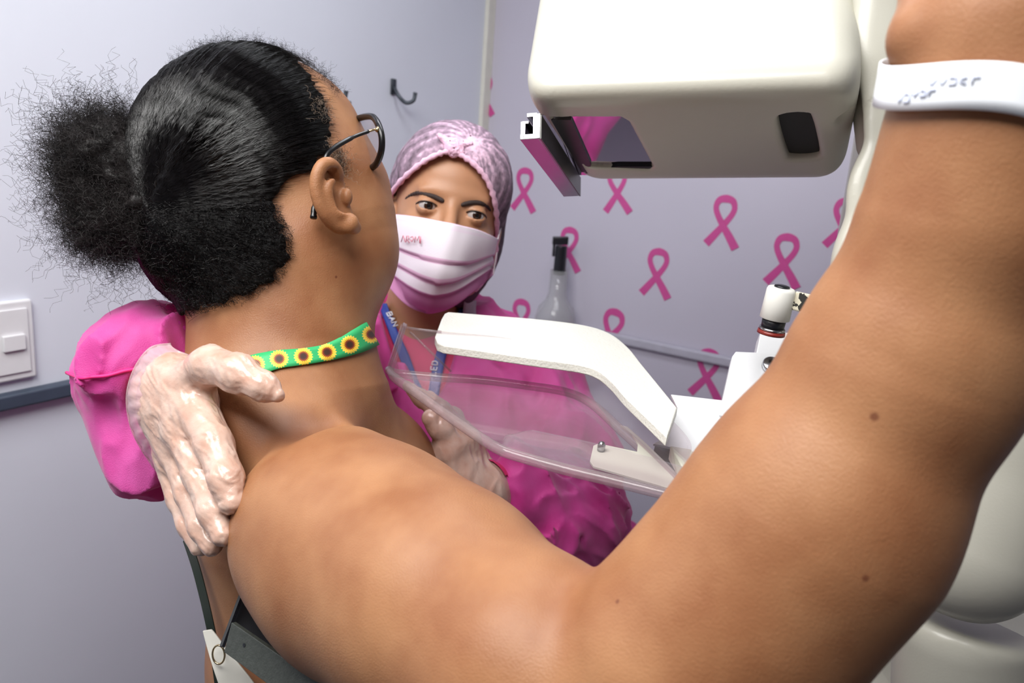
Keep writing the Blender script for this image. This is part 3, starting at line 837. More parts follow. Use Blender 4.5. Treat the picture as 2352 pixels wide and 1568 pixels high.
for j in range(NV):
    v = j/(NV-1)
    for i in range(NU):
        u = i/(NU-1); t, b_ = catm(topc, u), catm(botc, u)
        x, y = t + (b_ - t)*v
        p = C0 + ray(x, y)*hit(form, x, y, .9, 1.3)
        g = grad(form, p[None])[0]
        pl = 0
        for k, v0 in enumerate((.44, .65, .80)):                 # pleats fold under each other
            fan = v0 + (.05*(u-.5) if k < 2 else 0)
            nx_ = (.65, .80, 1.02)[k]
            if v > fan: pl = -.0035*(1 - min(1, (v - fan)/(nx_ - v0)))
        ridge = .0025*math.exp(-((u-.60)/.05)**2)*(1-v*.6)
        MV.append(p + g*(.0062 + .006*math.sin(math.pi*v)*0 + pl + ridge + .0012*math.sin(u*9+v*5))); MUV.append((u, v))
MF = np.array([(j*NU+i, j*NU+i+1, (j+1)*NU+i+1, (j+1)*NU+i) for j in range(NV-1) for i in range(NU-1)])
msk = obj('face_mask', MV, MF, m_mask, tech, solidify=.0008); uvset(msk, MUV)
MVa = np.array(MV).reshape(NV, NU, 3)
m_loop = mat('white_elastic', (235, 225, 232), .7)
for col_ in (0, NU-1):
    e = Hp(-.078 if col_ == 0 else .078, 0, -.02)
    obj('ear_loop', *tube(smooth_path([MVa[1, col_], (MVa[1, col_]+e)/2 + HA[:, 1]*.008, e + HA[:, 1]*.022, e - HA[:, 2]*.012, e - HA[:, 1]*.018, (MVa[-2, col_]+e)/2, MVa[-2, col_]], 4), .0012, 6), m_loop, msk)
# faint reddish print on the mask, left of the ridge
m_print = mat('faint_red_print', (214, 120, 140), .8)
def strip_on(fn, strokes, r, n=5):
    ms = []
    for s in strokes: ms.append(tube([fn(x, y) for x, y in s], r, n))
    return merge(*ms)
def onmask(px, py): return C0 + ray(px, py)*hit(form, px, py, .9, 1.3, .0090)
st = [[(921, 556), (926, 541), (931, 556)], [(933, 556), (934, 542), (939, 542), (939, 550), (934, 550), (940, 557)], [(943, 545), (948, 543), (950, 549), (946, 555), (943, 550)],
      [(952, 557), (954, 543), (958, 552), (963, 542), (964, 558)], [(966, 543), (966, 560)]]
obj('mask_print', *strip_on(onmask, st, .0006), m_print, msk)

# bouffant cap
cap_form = su(.03, hell(0, .050, -.020, .084, .094, .102), hell(0, .064, .034, .064, .055, .056), hell(.045, -.02, -.05, .043, .062, .045), hell(.040, -.075, -.035, .022, .035, .03), hell(-.05, .0, -.055, .036, .06, .045))
cap_open = [(893, 470), (903, 438), (935, 402), (975, 370), (1012, 352), (1040, 347), (1060, 356), (1092, 380), (1118, 412), (1134, 452), (1141, 500), (1140, 560), (1130, 615), (1090, 668), (1040, 690), (960, 760), (860, 700), (870, 520)]
KNOT = HC + HA @ np.array([0.012, .103, .083])
def pucker(f, amp):
    def h(p):
        v = f(p); q = (p - KNOT) @ HA; a = np.arctan2(q[:, 0], -q[:, 2]); r = np.linalg.norm(q, axis=1)
        w = np.abs(np.sin(a*26 + 4*vnoise(p, 30, 5)))*np.clip(1.2 - r/.13, .15, 1) + .6*vnoise(p, 90, 6)
        return v - amp*w
    return h
cap_s = pucker(cap_form, .0016)
front_cut = lambda p: np.maximum(cone_poly(cap_open, 1.0)(p), -((p - HC) @ HA[:, 2]) - .035)
cap_shape = ss(.002, cap_s, front_cut)
cap_shape = ss(.002, cap_shape, off(face2, -.002) if False else sph(Hp(0, -.16, -.02), .055))
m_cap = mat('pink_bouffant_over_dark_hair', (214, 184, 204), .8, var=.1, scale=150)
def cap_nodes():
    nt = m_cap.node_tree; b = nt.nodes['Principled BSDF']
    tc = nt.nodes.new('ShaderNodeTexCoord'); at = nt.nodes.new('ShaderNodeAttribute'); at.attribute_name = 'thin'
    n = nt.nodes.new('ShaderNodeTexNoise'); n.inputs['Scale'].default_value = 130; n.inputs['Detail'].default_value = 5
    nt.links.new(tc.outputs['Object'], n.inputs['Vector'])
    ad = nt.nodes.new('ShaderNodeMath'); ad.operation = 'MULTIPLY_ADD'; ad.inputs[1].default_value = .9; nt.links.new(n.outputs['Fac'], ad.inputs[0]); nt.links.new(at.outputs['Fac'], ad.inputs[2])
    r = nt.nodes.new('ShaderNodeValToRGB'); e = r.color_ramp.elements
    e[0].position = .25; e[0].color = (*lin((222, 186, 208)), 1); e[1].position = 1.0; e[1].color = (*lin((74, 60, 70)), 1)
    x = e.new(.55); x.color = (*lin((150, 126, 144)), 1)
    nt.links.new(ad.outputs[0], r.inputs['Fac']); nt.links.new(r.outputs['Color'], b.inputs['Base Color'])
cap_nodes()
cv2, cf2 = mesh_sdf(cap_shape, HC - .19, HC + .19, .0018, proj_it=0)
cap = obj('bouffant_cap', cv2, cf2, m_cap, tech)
q = (cv2 - KNOT) @ HA; rr = np.linalg.norm(q, axis=1); a = np.arctan2(q[:, 0], -q[:, 2]); low = -((cv2 - HC) @ HA[:, 1])
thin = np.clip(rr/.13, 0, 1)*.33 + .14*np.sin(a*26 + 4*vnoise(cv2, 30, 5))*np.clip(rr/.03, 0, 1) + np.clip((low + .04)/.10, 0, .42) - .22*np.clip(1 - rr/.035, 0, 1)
at_ = cap.data.attributes.new('thin', 'FLOAT', 'POINT'); at_.data.foreach_set('value', thin.astype(np.float32))
m_band = mat('pink_cap_elastic', (234, 190, 214), .8, var=.08, scale=400)
bp_ = smooth_path([np.array(p_, float) for p_ in cap_open[:14]], 5)
fr = su(.01, cap_form, face2)
bpt = [C0 + ray(x, y)*(hit(fr, x, y, .9, 1.3) - .001) for x, y in bp_]
obj('elastic_band', *tube(bpt, [.0034 + .0011*math.sin(i*2.6) for i in range(len(bpt))], 10), m_band, cap)
kn = hp(fr, 1042, 340, .001, .9, 1.3); kn2 = hp(fr, 1052, 350, .002, .9, 1.3)
obj('gathered_knot', *mesh_sdf(folds(su(.006, ell(kn, (.010, .012, .005), HA), ell(kn2, (.008, .004, .003), HA), rc(kn, kn + HA @ [-.02, .012, -.006], .006, .003), rc(kn, kn + HA @ [.02, .010, -.006], .006, .003)), .0012, 260, 3), kn - .04, kn + .04, .0012), m_band, cap)

# scrub top, gown, sleeves
m_scrub = mat('crimson_scrub_top', (206, 46, 104), .7, var=.05, scale=20, bump=.0003, bscale=900)
def gown_mat():
    m = mat('thin_magenta_gown', (218, 90, 172), .62, var=.10, scale=16, bump=.00035, bscale=1100, sheen=.25, var2=(204, 46, 142))
    nt = m.node_tree; b = nt.nodes['Principled BSDF']; out = [n for n in nt.nodes if n.type == 'OUTPUT_MATERIAL'][0]
    t = nt.nodes.new('ShaderNodeBsdfTranslucent'); t.inputs[0].default_value = (*lin((250, 90, 190)), 1)
    mx = nt.nodes.new('ShaderNodeMixShader'); mx.inputs[0].default_value = .22
    nt.links.new(b.outputs[0], mx.inputs[1]); nt.links.new(t.outputs[0], mx.inputs[2])
    nt.links.new(mx.outputs[0], out.inputs[0]); return m
m_gown = gown_mat()
body_t = su(.03, t_torso, rc(tv, thip, .14, .16), rc(thip, thip*[1, 1, 0]+[0, 0, .45], .17, .19))
neckcut = limb([(985, 560, 1.14, 98), (978, 672, 1.13, 86)], .01)
scrub = ss(.004, off(su(.03, t_torso, t_armL, limb([(905, 815, 1.20, 82), (800, 850, 1.13, 76)], .02)), .008), neckcut)
vneck = cone_poly([(850, 640), (868, 695), (884, 760), (902, 820), (945, 890), (1000, 940), (1040, 880), (1075, 780), (1085, 712), (1060, 640)], 1.15)
vcut = lambda p: np.maximum(vneck(p), proj(p)[2] - 1.22)
sleeveL_up = limb([(1200, 905, 1.20, 100), (1275, 1050, 1.12, 100), (1300, 1190, 1.03, 100)], .03)
sleeveL_fore = limb([(1330, 1200, 1.01, 106), (1265, 1210, .96, 118), (1190, 1190, .915, 100), (1150, 1175, .885, 84)], .03)
gown_body = ss(.004, off(su(.05, body_t, sleeveL_up), .018), neckcut, vcut)
gown_body = folds(gown_body, .012, 20, 31, CU, .35)
gown = sdfobj('gown', gown_body, [P(820, 700, 1.05), P(1450, 700, 1.35), thip*[1, 1, 0] + [.2, .2, .42], thip*[1, 1, 0] - [.2, .2, -.42], P(1400, 1300, .9)], .08, .0042, m_gown, tech, lip=1.7, proj_it=0)
scr = sdfobj('scrub_top', scrub, [P(760, 700, 1.0), P(1300, 700, 1.35), P(1250, 1250, 1.2), P(900, 1200, 1.2)], .05, .005, m_scrub, tech)
sdfobj('scrub_trousers', off(t_legs, .012), [thip + [.2, .2, .02], thip*[1, 1, 0] - [.2, .2, 0]], .04, .008, m_scrub, tech)
# left sleeve with its open gathered cuff
cuffL = pell(1270, 1150, .94, 128, 105, .06)
slL = su(.03, sleeveL_fore, cuffL, pell(1186, 1118, .885, 60, 95, .050), pell(1330, 1175, .95, 80, 70, .04))
slL = folds(slL, .015, 30, 37, unit(P(1330, 1300, 1.0) - P(1150, 1050, .88)), .3, 1.0)
slL = ss(.004, slL, limb([(1040, 1090, .815, 72), (1080, 1110, .84, 50)], .01))
sdfobj('left_sleeve', slL, [P(1080, 1000, .82), P(1420, 1350, 1.08), P(1420, 1000, 1.08)], .04, .0026, m_gown, gown, lip=1.9, proj_it=0)
# right sleeve: behind the other person's neck, ballooning round the glove
slR = limb([(905, 830, 1.20, 120), (700, 880, 1.06, 112), (560, 890, .94, 118), (455, 900, .83, 140)], .04)
puffR = su(.035, pell(368, 862, .745, 128, 150, .058), pell(262, 925, .735, 92, 130, .045), pell(345, 1030, .735, 88, 100, .045), pell(300, 810, .745, 90, 80, .045))
slR2 = su(.03, slR, puffR)
slR2 = folds(slR2, .016, 26, 42, unit(P(300, 1150, .7) - P(360, 700, .75)), .40, 1.0)
slR2 = si(.015, slR2, off(cone_poly([(152, 850), (160, 815), (190, 765), (240, 725), (310, 696), (380, 690), (480, 690), (1000, 690), (1000, 1000), (470, 1010), (400, 1120), (372, 1150), (345, 1162), (300, 1148), (266, 1132), (228, 1040), (196, 950), (165, 905)], .72), .004))
slR2 = ss(.004, slR2, vcut)
slR2 = ss(.006, slR2, limb([(370, 900, .640, 92), (385, 905, .700, 84)], .01))
sdfobj('right_sleeve', slR2, [P(140, 680, .65), P(140, 1180, .70), P(930, 700, 1.25), P(930, 950, 1.30)], .07, .0026, m_gown, gown, lip=1.9, proj_it=0)
seam = [hp(slR2, x, y, .001, .5, 1.0) for x, y in ((156, 856), (185, 868), (215, 866), (250, 862), (285, 852), (310, 846))]
m_seam = mat('hot_pink_seam', (240, 40, 130), .6)
obj('cuff_seam', *tube(smooth_path(seam, 4), .0016, 8), m_seam, gown)

# blue lanyard over the scrub top
m_lan = mat('blue_lanyard', (34, 62, 150), .6, var=.05)
m_let = mat('white_lettering', (225, 228, 235), .6)
def band_on(f, pts, wpx, lift, th=.0008, n=6, d0=.3, d1=1.6, uvr=None):
    """a flat ribbon lying on a shape; pts are (px, py) centre points"""
    c2 = np.array(smooth_path([np.array(p, float) for p in pts], n)); V, Fc, UV = [], [], []
    L = 0; W5 = 5
    for i, (x, y) in enumerate(c2):
        t = unit(c2[min(i+1, len(c2)-1)] - c2[max(i-1, 0)]); s = np.array([-t[1], t[0]])
        w = np.interp(i/(len(c2)-1), np.linspace(0, 1, len(wpx)), wpx)/2
        if i: L += np.linalg.norm(c2[i] - c2[i-1])
        for k in range(W5):
            a = -1 + 2*k/(W5-1); q = hp(f, x + s[0]*w*a, y + s[1]*w*a, 0, d0, d1); V.append(q); UV.append((L, a*w))
    V = np.array(V); g = grad(f, V); V = V + g*lift
    for i in range(len(c2)-1):
        for k in range(W5-1):
            a = i*W5+k; Fc.append((a, a+1, a+W5+1, a+W5))
    return V, np.array(Fc), UV
lan = thing('lanyard', P(1000, 900, 1.10), 'blue lanyard with white letters around the masked technician neck', 'lanyard')
t_surf = su(.02, off(su(.04, t_torso, t_armR), .008), off(t_neck, .002))
for pts in ([(884, 700), (896, 740), (908, 775), (925, 812), (952, 880), (985, 945)], [(1062, 712), (1040, 760), (1018, 800), (1004, 860), (992, 945)]):
    v, f, uvv = band_on(t_surf, pts, [20, 22, 24, 24], .004, d0=1.0, d1=1.5)
    obj('strap', v, f, m_lan, lan, solidify=.0012)
def onlan(x, y): return hp(t_surf, x, y, .0052, 1.0, 1.5)
G = {'B': [[(0,0),(0,1),(.6,.95),(.6,.55),(0,.5)],[(.6,.55),(.65,.05),(0,0)]], 'A': [[(0,0),(.35,1),(.7,0)],[(.15,.4),(.55,.4)]], 'N': [[(0,0),(0,1),(.65,0),(.65,1)]],
     'D': [[(0,0),(0,1),(.5,.9),(.65,.5),(.5,.1),(0,0)]], 'K': [[(0,0),(0,1)],[(.6,1),(0,.45),(.65,0)]], 'S': [[(.6,.85),(.3,1),(0,.8),(.6,.3),(.3,0),(0,.15)]],
     'E': [[(.6,1),(0,1),(0,0),(.6,0)],[(0,.5),(.5,.5)]], 'L': [[(0,1),(0,0),(.6,0)]], '1': [[(.1,.8),(.35,1),(.35,0)]], '2': [[(0,.8),(.3,1),(.6,.75),(0,0),(.6,0)]],
     '0': [[(.3,1),(.6,.7),(.6,.3),(.3,0),(0,.3),(0,.7),(.3,1)]], '4': [[(.5,0),(.5,1),(0,.35),(.65,.35)]], '7': [[(0,1),(.6,1),(.2,0)]], '5': [[(.6,1),(.05,1),(0,.55),(.5,.6),(.6,.25),(.3,0),(0,.1)]]}
def write(fn, text, x, y, ang, h, adv=.95):
    """letters as strokes, in picture pixels laid on a surface by fn"""
    S_ = []; ca, sa = math.cos(ang), math.sin(ang)
    for i, ch in enumerate(text):
        for st_ in G.get(ch, []):
            S_.append([fn(x + ((i*adv + u)*ca*h + v*sa*h), y + ((i*adv + u)*sa*h - v*ca*h)) for u, v in st_])
    return S_
def strokes(S_, r, n=5): return merge(*[tube(s, r, n) for s in S_])
obj('lettering', *strokes(write(onlan, 'BAN', 893, 722, math.radians(68), 13), .0012), m_let, lan)
obj('lettering', *strokes(write(onlan, 'LED', 1001, 865, math.radians(-80), 13), .0011), m_let, lan)
# dark shirt edge and collar at the far side of the neck
m_dark = mat('dark_collar', (30, 34, 44), .7)
v, f, uvv = band_on(t_surf, [(1052, 690), (1056, 712), (1052, 740)], [14, 16], .003, d0=1.0, d1=1.5)
obj('inner_collar', v, f, m_dark, tech, solidify=.001)
v, f, uvv = band_on(off(t_surf, .01), [(1075, 690), (1074, 712), (1076, 735)], [26, 30], .004, d0=1.0, d1=1.5)
obj('grey_collar', v, f, mat('grey_collar_cloth', (176, 166, 178), .8), tech, solidify=.001)
# ------------------------------------------------------------------ the technician's gloved hands
def glove_mat():
    m = mat('thin_vinyl_glove', (200, 174, 160), .30, var=.05, scale=60, bump=.0004, bscale=240, spec=.55, sss=.15, sssr=(1, .5, .35), scl=.004, var2=(190, 150, 132), coat=.25)
    return m
m_glove = glove_mat()
def creased(f, lines, amp, wid):
    """skin-tight creases across joints: lines are (a, b) world points"""
    segs = [rc(a, b, 0.0) for a, b in lines]
    def h(p):
        v = f(p)
        near = np.abs(v) < .02
        if near.any():
            q = p[near]; add = 0
            for s in segs: add = add + amp*np.exp(-(s(q)/wid)**2)
            v = v.copy(); v[near] += add
        return v
    return h
def wrinkle(f, amp, freq, ax, seed):
    def h(p):
        v = f(p); near = np.abs(v) < .015
        if near.any():
            q = p[near]; q = q - np.outer(q @ ax, ax)*.72
            v = v.copy(); v[near] -= amp*(1 - 2.2*np.abs(vnoise(q + .004*vnoise(q, 90, seed+2)[:, None], freq, seed)))
        return v
    return h
# right hand on the shoulder
fng = dict(
    thumb=limb([(418, 890, .628, 48), (482, 838, .600, 43), (548, 858, .578, 43), (606, 888, .569, 32), (638, 908, .566, 16)], .006),
    index=limb([(448, 935, .610, 47), (492, 1020, .580, 41), (520, 1100, .560, 38), (531, 1152, .553, 29)], .005),
    middle=limb([(420, 985, .612, 42), (462, 1090, .588, 38), (494, 1175, .566, 37), (512, 1228, .556, 26)], .005),
    ring=limb([(400, 1020, .622, 36), (438, 1130, .603, 33), (466, 1205, .584, 32), (486, 1252, .574, 24)], .005),
    little=limb([(385, 1050, .632, 32), (414, 1145, .620, 28), (436, 1205, .606, 26), (458, 1258, .594, 19)], .005))
palm = su(.02, limb([(375, 905, .700, 58), (408, 925, .645, 64), (435, 985, .616, 56)], .02), limb([(400, 870, .640, 60), (440, 930, .618, 55)], .02), limb([(392, 960, .640, 52), (408, 1050, .626, 40)], .02))
HR = su(.006, su(.012, palm, fng['thumb']), fng['index'], fng['middle'], fng['ring'], fng['little'])
wax = unit(P(520, 1150, .56) - P(400, 920, .63))
HR = wrinkle(wrinkle(HR, .0004, 150, wax, 4), .0003, 330, wax, 14)
def crs(x0, y0, x1, y1): return (hp(HR, x0, y0, 0, .4, .9), hp(HR, x1, y1, 0, .4, .9))
HR = creased(HR, [crs(478, 1058, 545, 1050), crs(490, 1135, 555, 1130), crs(450, 1092, 478, 1085), crs(408, 1125, 440, 1140), crs(425, 1012, 470, 1000), crs(455, 905, 500, 935), crs(470, 1160, 510, 1150)], .0007, .0014)
gl = sdfobj('glove', HR, [P(270, 780, .62), P(670, 780, .55), P(520, 1300, .54), P(300, 1000, .72), P(400, 1280, .66)], .02, .0013, m_glove, tech)
gl['label'] = 'translucent glove on the hand over the shoulder'
# loose rolled cuff of the glove
cuff_c = smooth_path([P(392, 790, .655), P(345, 800, .645), P(308, 850, .640), P(292, 915, .640), P(305, 990, .645), P(345, 1060, .655), P(392, 1120, .66)], 8)
inner = smooth_path([P(435, 815, .64), P(395, 840, .632), P(360, 880, .624), P(345, 930, .618), P(350, 985, .622), P(375, 1040, .632), P(405, 1100, .645)], 8)
nV = len(cuff_c); rows = 9
CVv = []
for r_ in range(rows):
    t = r_/(rows-1)
    for i in range(nV):
        b_ = .006*math.sin(math.pi*t) + .0012*math.sin(i*1.7 + 5*t)
        CVv.append(cuff_c[i]*(1-t) + inner[i]*t + CB*b_)
CFf = np.array([(r_*nV+i, r_*nV+i+1, (r_+1)*nV+i+1, (r_+1)*nV+i) for r_ in range(rows-1) for i in range(nV-1)])
m_film = clear_mat('milky_glove_film', (.95, .86, .88), .30, .25, 1.5, (.86, .66, .68))
obj('glove_cuff', CVv, CFf, m_film, gl, solidify=.0006)
obj('cuff_bead', *tube(cuff_c, .0011, 8), m_film, gl)
# left hand against the chest
dl = lambda x, y: hit(BODY, x, y, .5, 1.2)
HL = su(.008, limb([(1210, 1195, .928, 68), (1105, 1120, .848, 60), (1060, 1090, .835, 52), (1035, 1035, .825, 46)], .012),
        limb([(1040, 1020, .820, 30), (1012, 985, .812, 26), (990, 960, .806, 20)], .006),
        limb([(1070, 1010, .835, 34), (1010, 945, .835, 24), (965, 912, .835, 18), (935, 885, .835, 11)], .006),
        limb([(1085, 1040, .845, 32), (1040, 960, .860, 22), (985, 915, .865, 17)], .006),
        limb([(1095, 1060, .855, 30), (1060, 985, .875, 20), (1010, 935, .88, 15)], .006),
        limb([(1100, 1080, .862, 26), (1078, 1010, .885, 17), (1040, 960, .89, 13)], .006))
HL = wrinkle(HL, .0009, 110, unit(P(1060, 1010, .83) - P(1040, 1150, .85)), 9)
gl2 = sdfobj('glove', HL, [P(920, 860, .80), P(1170, 1200, .9), P(1170, 900, .9)], .02, .0016, m_glove, tech)
gl2['label'] = 'translucent glove on the hand against the chest'
# ------------------------------------------------------------------ the mammography machine
m_beige = mat('warm_white_machine_shell', (190, 188, 176), .38, var=.012, scale=8, bump=.00008, bscale=500, coat=.15)
m_white_paint = mat('white_machine_paint', (232, 232, 226), .35, var=.01, scale=10)
A_, D_ = P(1178, 214, .655), P(1962, 188, .600)
B_ = P(1330, 428, .86)
TL_ = P(1238, -110, .80)
ul = unit(D_ - A_); ub = B_ - A_; ub = unit(ub - ul*np.dot(ub, ul)*0.35)
nbot = unit(np.cross(ul, B_ - A_)); nbot = nbot if np.dot(nbot, C0 - A_) > 0 else -nbot      # underside faces the camera and down
nfr = unit(np.cross(ul, TL_ - A_)); nfr = nfr if np.dot(nfr, C0 - A_) > 0 else -nfr          # bright face
C_ = P(1950, 437, .80); nback = unit(np.cross(C_ - B_, TL_ - A_)); nback = nback if np.dot(nback, B_ - A_) > 0 else -nback
nleft = unit(np.cross(B_ - A_, TL_ - A_)); nleft = nleft if np.dot(nleft, A_ - D_) > 0 else -nleft
top0 = P(1300, -260, .9); ntop = unit(TL_ - A_)
mach_base = np.array([*P(2150, 900, .95)[:2], 0])
mach = thing('mammography_machine', mach_base, 'cream x-ray mammography machine with tube head, clear paddle and tall curved column', 'medical machine')
def onbot(x, y, o=0): return onplane(x, y, A_ + nbot*o, nbot)
def bplane(poly, depth_in, lift=.03):
    """cut or body with the given outline on the underside"""
    q = [onbot(x, y) for x, y in poly]; c = sum(q)/len(q); u = unit(q[1] - q[0]); v = np.cross(nbot, u)
    p2 = [((a - c) @ u, (a - c) @ v) for a in q]
    def f(p):
        d = p - c; e = poly2(p2, d @ u, d @ v); z = d @ nbot
        return np.maximum(e, np.maximum(z - lift, -depth_in - z))
    return f
win = [(1268, 274), (1300, 271), (1425, 271), (1444, 282), (1499, 384), (1492, 391), (1352, 386), (1336, 374)]
slot2 = [(1800, 266), (1845, 263), (1864, 276), (1882, 352), (1872, 366), (1822, 368), (1808, 356), (1788, 284)]
fs = [halfspace(A_, nbot), halfspace(A_, nfr), halfspace(B_, nback), halfspace(A_, nleft), halfspace(top0, ntop), halfspace(P(1972, 300, .66), unit(ul + .12*CB))]
tubeh = si(.030, *fs)
tubeh = su(.012, tubeh)
tubeh = ss(.004, tubeh, bplane(win, .0062))
tubeh = ss(.006, tubeh, bplane([tuple(v) for v in smooth_path([np.array(a, float) for a in slot2], 4, True)], .012))
# shallow panel and moulded lines on the bright face
def onfr(x, y, o=0): return onplane(x, y, A_ + nfr*o, nfr)
groove = chain(smooth_path([onfr(1272, 14), onfr(1290, 28), onfr(1400, 10), onfr(1520, -2), onfr(1640, 8), onfr(1740, 36), onfr(1800, 66)], 4), .0008, 0)
pan = [onfr(1324, 104), onfr(1508, 58), onfr(1504, 88), onfr(1320, 128)]
pl_ = [chain([pan[i], pan[(i+1) % 4]], .0004, 0) for i in range(4)]
tubeh = ss(.0015, tubeh, groove, *pl_)
tubeh = ss(.01, tubeh, ell(onbot(1952, 285), (M(13, .62), M(46, .62), .004), RM @ np.array(Matrix.Rotation(math.radians(28), 3, 'Z'))))
obj('tube_head', *mesh_sdf(tubeh, np.min([A_, D_, B_, C_, top0, P(1985, 400, .8), P(1985, -300, .9)], 0) - .04, np.max([A_, D_, B_, C_, top0, P(1985, 400, .8), P(1985, -300, .9)], 0) + .04, .0024, proj_it=1), m_beige, mach)
th = [o for o in mach.children][0] if len(mach.children) else None
th = bpy.data.objects['tube_head']
m_mirror = mat('collimator_window_glass', (225, 215, 225), .04, metal=1.0, var=0.0)
q = [onbot(x, y, -.0055) for x, y in ((1240, 262), (1460, 262), (1520, 400), (1330, 400))]
o = obj('collimator_window', *prism(q, nbot, .001), m_mirror, th, smooth=False); o['label'] = 'reflective window of the tube head'
m_dkgrey = mat('dark_anodised_metal', (78, 78, 76), .35, metal=.8, var=.05)
q = [onbot(x, y, -.0048) for x, y in ((1266, 268), (1312, 268), (1358, 372), (1352, 389), (1336, 389))]
obj('window_side_plate', *prism(q, nbot, .003), m_dkgrey, th, smooth=False)
q = [onbot(x, y, -.0048) for x, y in ((1345, 384), (1420, 376), (1500, 376), (1500, 392), (1345, 392))]
obj('window_seal', *prism(q, nbot, .003), m_blk, th, smooth=False)
q = [onbot(x, y, -.0090) for x, y in ((1770, 245), (1890, 245), (1900, 385), (1790, 385))]
obj('vent_insert', *prism(q, nbot, .002), mat('dark_vent_cavity', (18, 20, 16), .6), th, smooth=False)
# metal accessory rail under the left end
m_steel = mat('polished_aluminium_rail', (168, 168, 172), .20, metal=1.0, var=.03, scale=80)
r0_, r1_ = P(1216, 290, .662), P(1312, 428, .850)
ra = unit(r1_ - r0_); rn = unit(CU - ra*np.dot(CU, ra)); rs = np.cross(ra, rn); rs = rs if np.dot(rs, CR) > 0 else -rs
Lr = np.linalg.norm(r1_ - r0_)
AX = np.stack([ra, rs, rn], 1); cm = (r0_ + r1_)/2
rail = merge(boxmesh(cm - rs*.0055 - rn*.003, (Lr/2, .0022, .0075), AX), boxmesh(cm + rs*.0060, (Lr/2, .0032, .0105), AX),
             boxmesh(cm + rn*-.0085, (Lr/2, .0080, .0022), AX), boxmesh(cm + rn*.0095 + rs*.002, (Lr/2, .0045, .0018), AX), boxmesh(cm - rs*.0035 + rn*.0035, (Lr/2, .003, .0013), AX))
obj('accessory_rail', *rail, m_steel, mach, smooth=False, bevel=.0004)
sr = obj('rail_side_plate', *boxmesh(cm + rs*.0096 - rn*.001, (Lr/2, .0006, .0100), AX), m_dkgrey, mach, smooth=False)

# column beside the tube head, running down behind the forearm
col = limb([(2110, -420, .68, 150), (2085, 60, .645, 108), (2088, 240, .64, 106), (2062, 420, .65, 102), (2030, 600, .665, 100), (1990, 820, .69, 100)], .02)
col = si(.02, col, halfspace(P(2085, 240, .665), CB))
col = su(.03, col, limb([(2030, -300, .70, 70), (2010, 150, .70, 60), (2015, 330, .71, 45)], .02))
col2 = ss(.0015, col, chain(smooth_path([hp(col, x, y, 0, .4, .9) for x, y in ((1986, 250), (1998, 234), (2018, 227), (2040, 232), (2050, 250), (2053, 290), (2052, 330), (2046, 420))], 4), .0007, 0))
scw = hp(col, 2022, 366, 0, .4, .9)
col2 = ss(.0015, col2, sph(scw, .0042))
obj('column', *mesh_sdf(col2, np.min([P(1900, -450, .55), P(2250, 900, .8), P(1900, 900, .8), P(2250, -450, .8)], 0) - .03, np.max([P(1900, -450, .55), P(2250, 900, .8), P(1900, 900, .8), P(2250, -450, .8)], 0) + .03, .0022), m_beige, mach)
obj('column_screw', *lathe(scw + CB*-.003, scw + CB*-.0012, [(0, .0026), (.7, .0026), (1, .0014)], 14), m_steel, bpy.data.objects['column'])
# rounded lower gantry end and the cabinet behind it
gan = limb([(2440, 620, .62, 190), (2340, 950, .60, 185), (2222, 1255, .60, 168)], .02)
gan = si(.02, gan, halfspace(P(2190, 1452, .60), unit(P(2190, 1452, .60) - P(2300, 950, .60) + CR*-.02)))
obj('gantry_arm_end', *mesh_sdf(gan, np.min([P(2000, 600, .5), P(2700, 1500, .7), P(2700, 300, .6)], 0) - .08, np.max([P(2000, 600, .5), P(2700, 1500, .7), P(2700, 300, .6)], 0) + .08, .003), m_beige, mach)
pc = P(2300, 1500, .80); pn = unit(CB*[1, 1, 0]); px_ = np.cross([0, 0, 1.], pn)
cab_c = np.array([P(2420, 1400, .95)[0], P(2420, 1400, .95)[1], .47])
obj('base_cabinet', *boxmesh(cab_c, (.24, .47, .17), np.stack([px_, [0, 0, 1.], pn], 1)), m_beige, mach, bevel=.03)
lowcol = limb([(2215, 1440, .63, 150), (2190, 2400, .75, 150)], .02)
obj('lower_column', *mesh_sdf(si(.01, lowcol, halfspace(P(2190, 1446, .60), unit(P(2300, 950, .60) - P(2190, 1452, .60)))), np.min([P(2000, 1300, .5), P(2500, 2500, .9)], 0) - .08, np.max([P(2000, 1300, .5), P(2500, 2500, .9), P(2500, 1300, .8)], 0) + .08, .004), m_beige, mach)
obj('rear_column', *boxmesh(np.array([mach_base[0], mach_base[1], .98]) + pn*-.10, (.09, .98, .07), np.stack([px_, [0, 0, 1.], pn], 1)), m_beige, mach, bevel=.03)
obj('cross_arm', *mesh_sdf(limb([(1990, 800, .72, 80), (2100, 900, .95, 80)], .01), np.min([P(1900, 700, .6), P(2300, 1000, 1.1)], 0)-.06, np.max([P(1900, 700, .6), P(2300, 1000, 1.1)], 0)+.06, .005), m_beige, mach)
hb = limb([(2290, -330, .355, 38), (2290, -60, .37, 38)], .0)
gb0, gb1 = P(2180, -215, .372), P(2620, -215, .372)
obj('grip_handle', *tube([gb0 + (gb0-gb1)*.1, gb1, P(2700, -260, .50), P(2500, -380, .72), P(2150, -380, .72)], .012, 14), m_blk, mach)

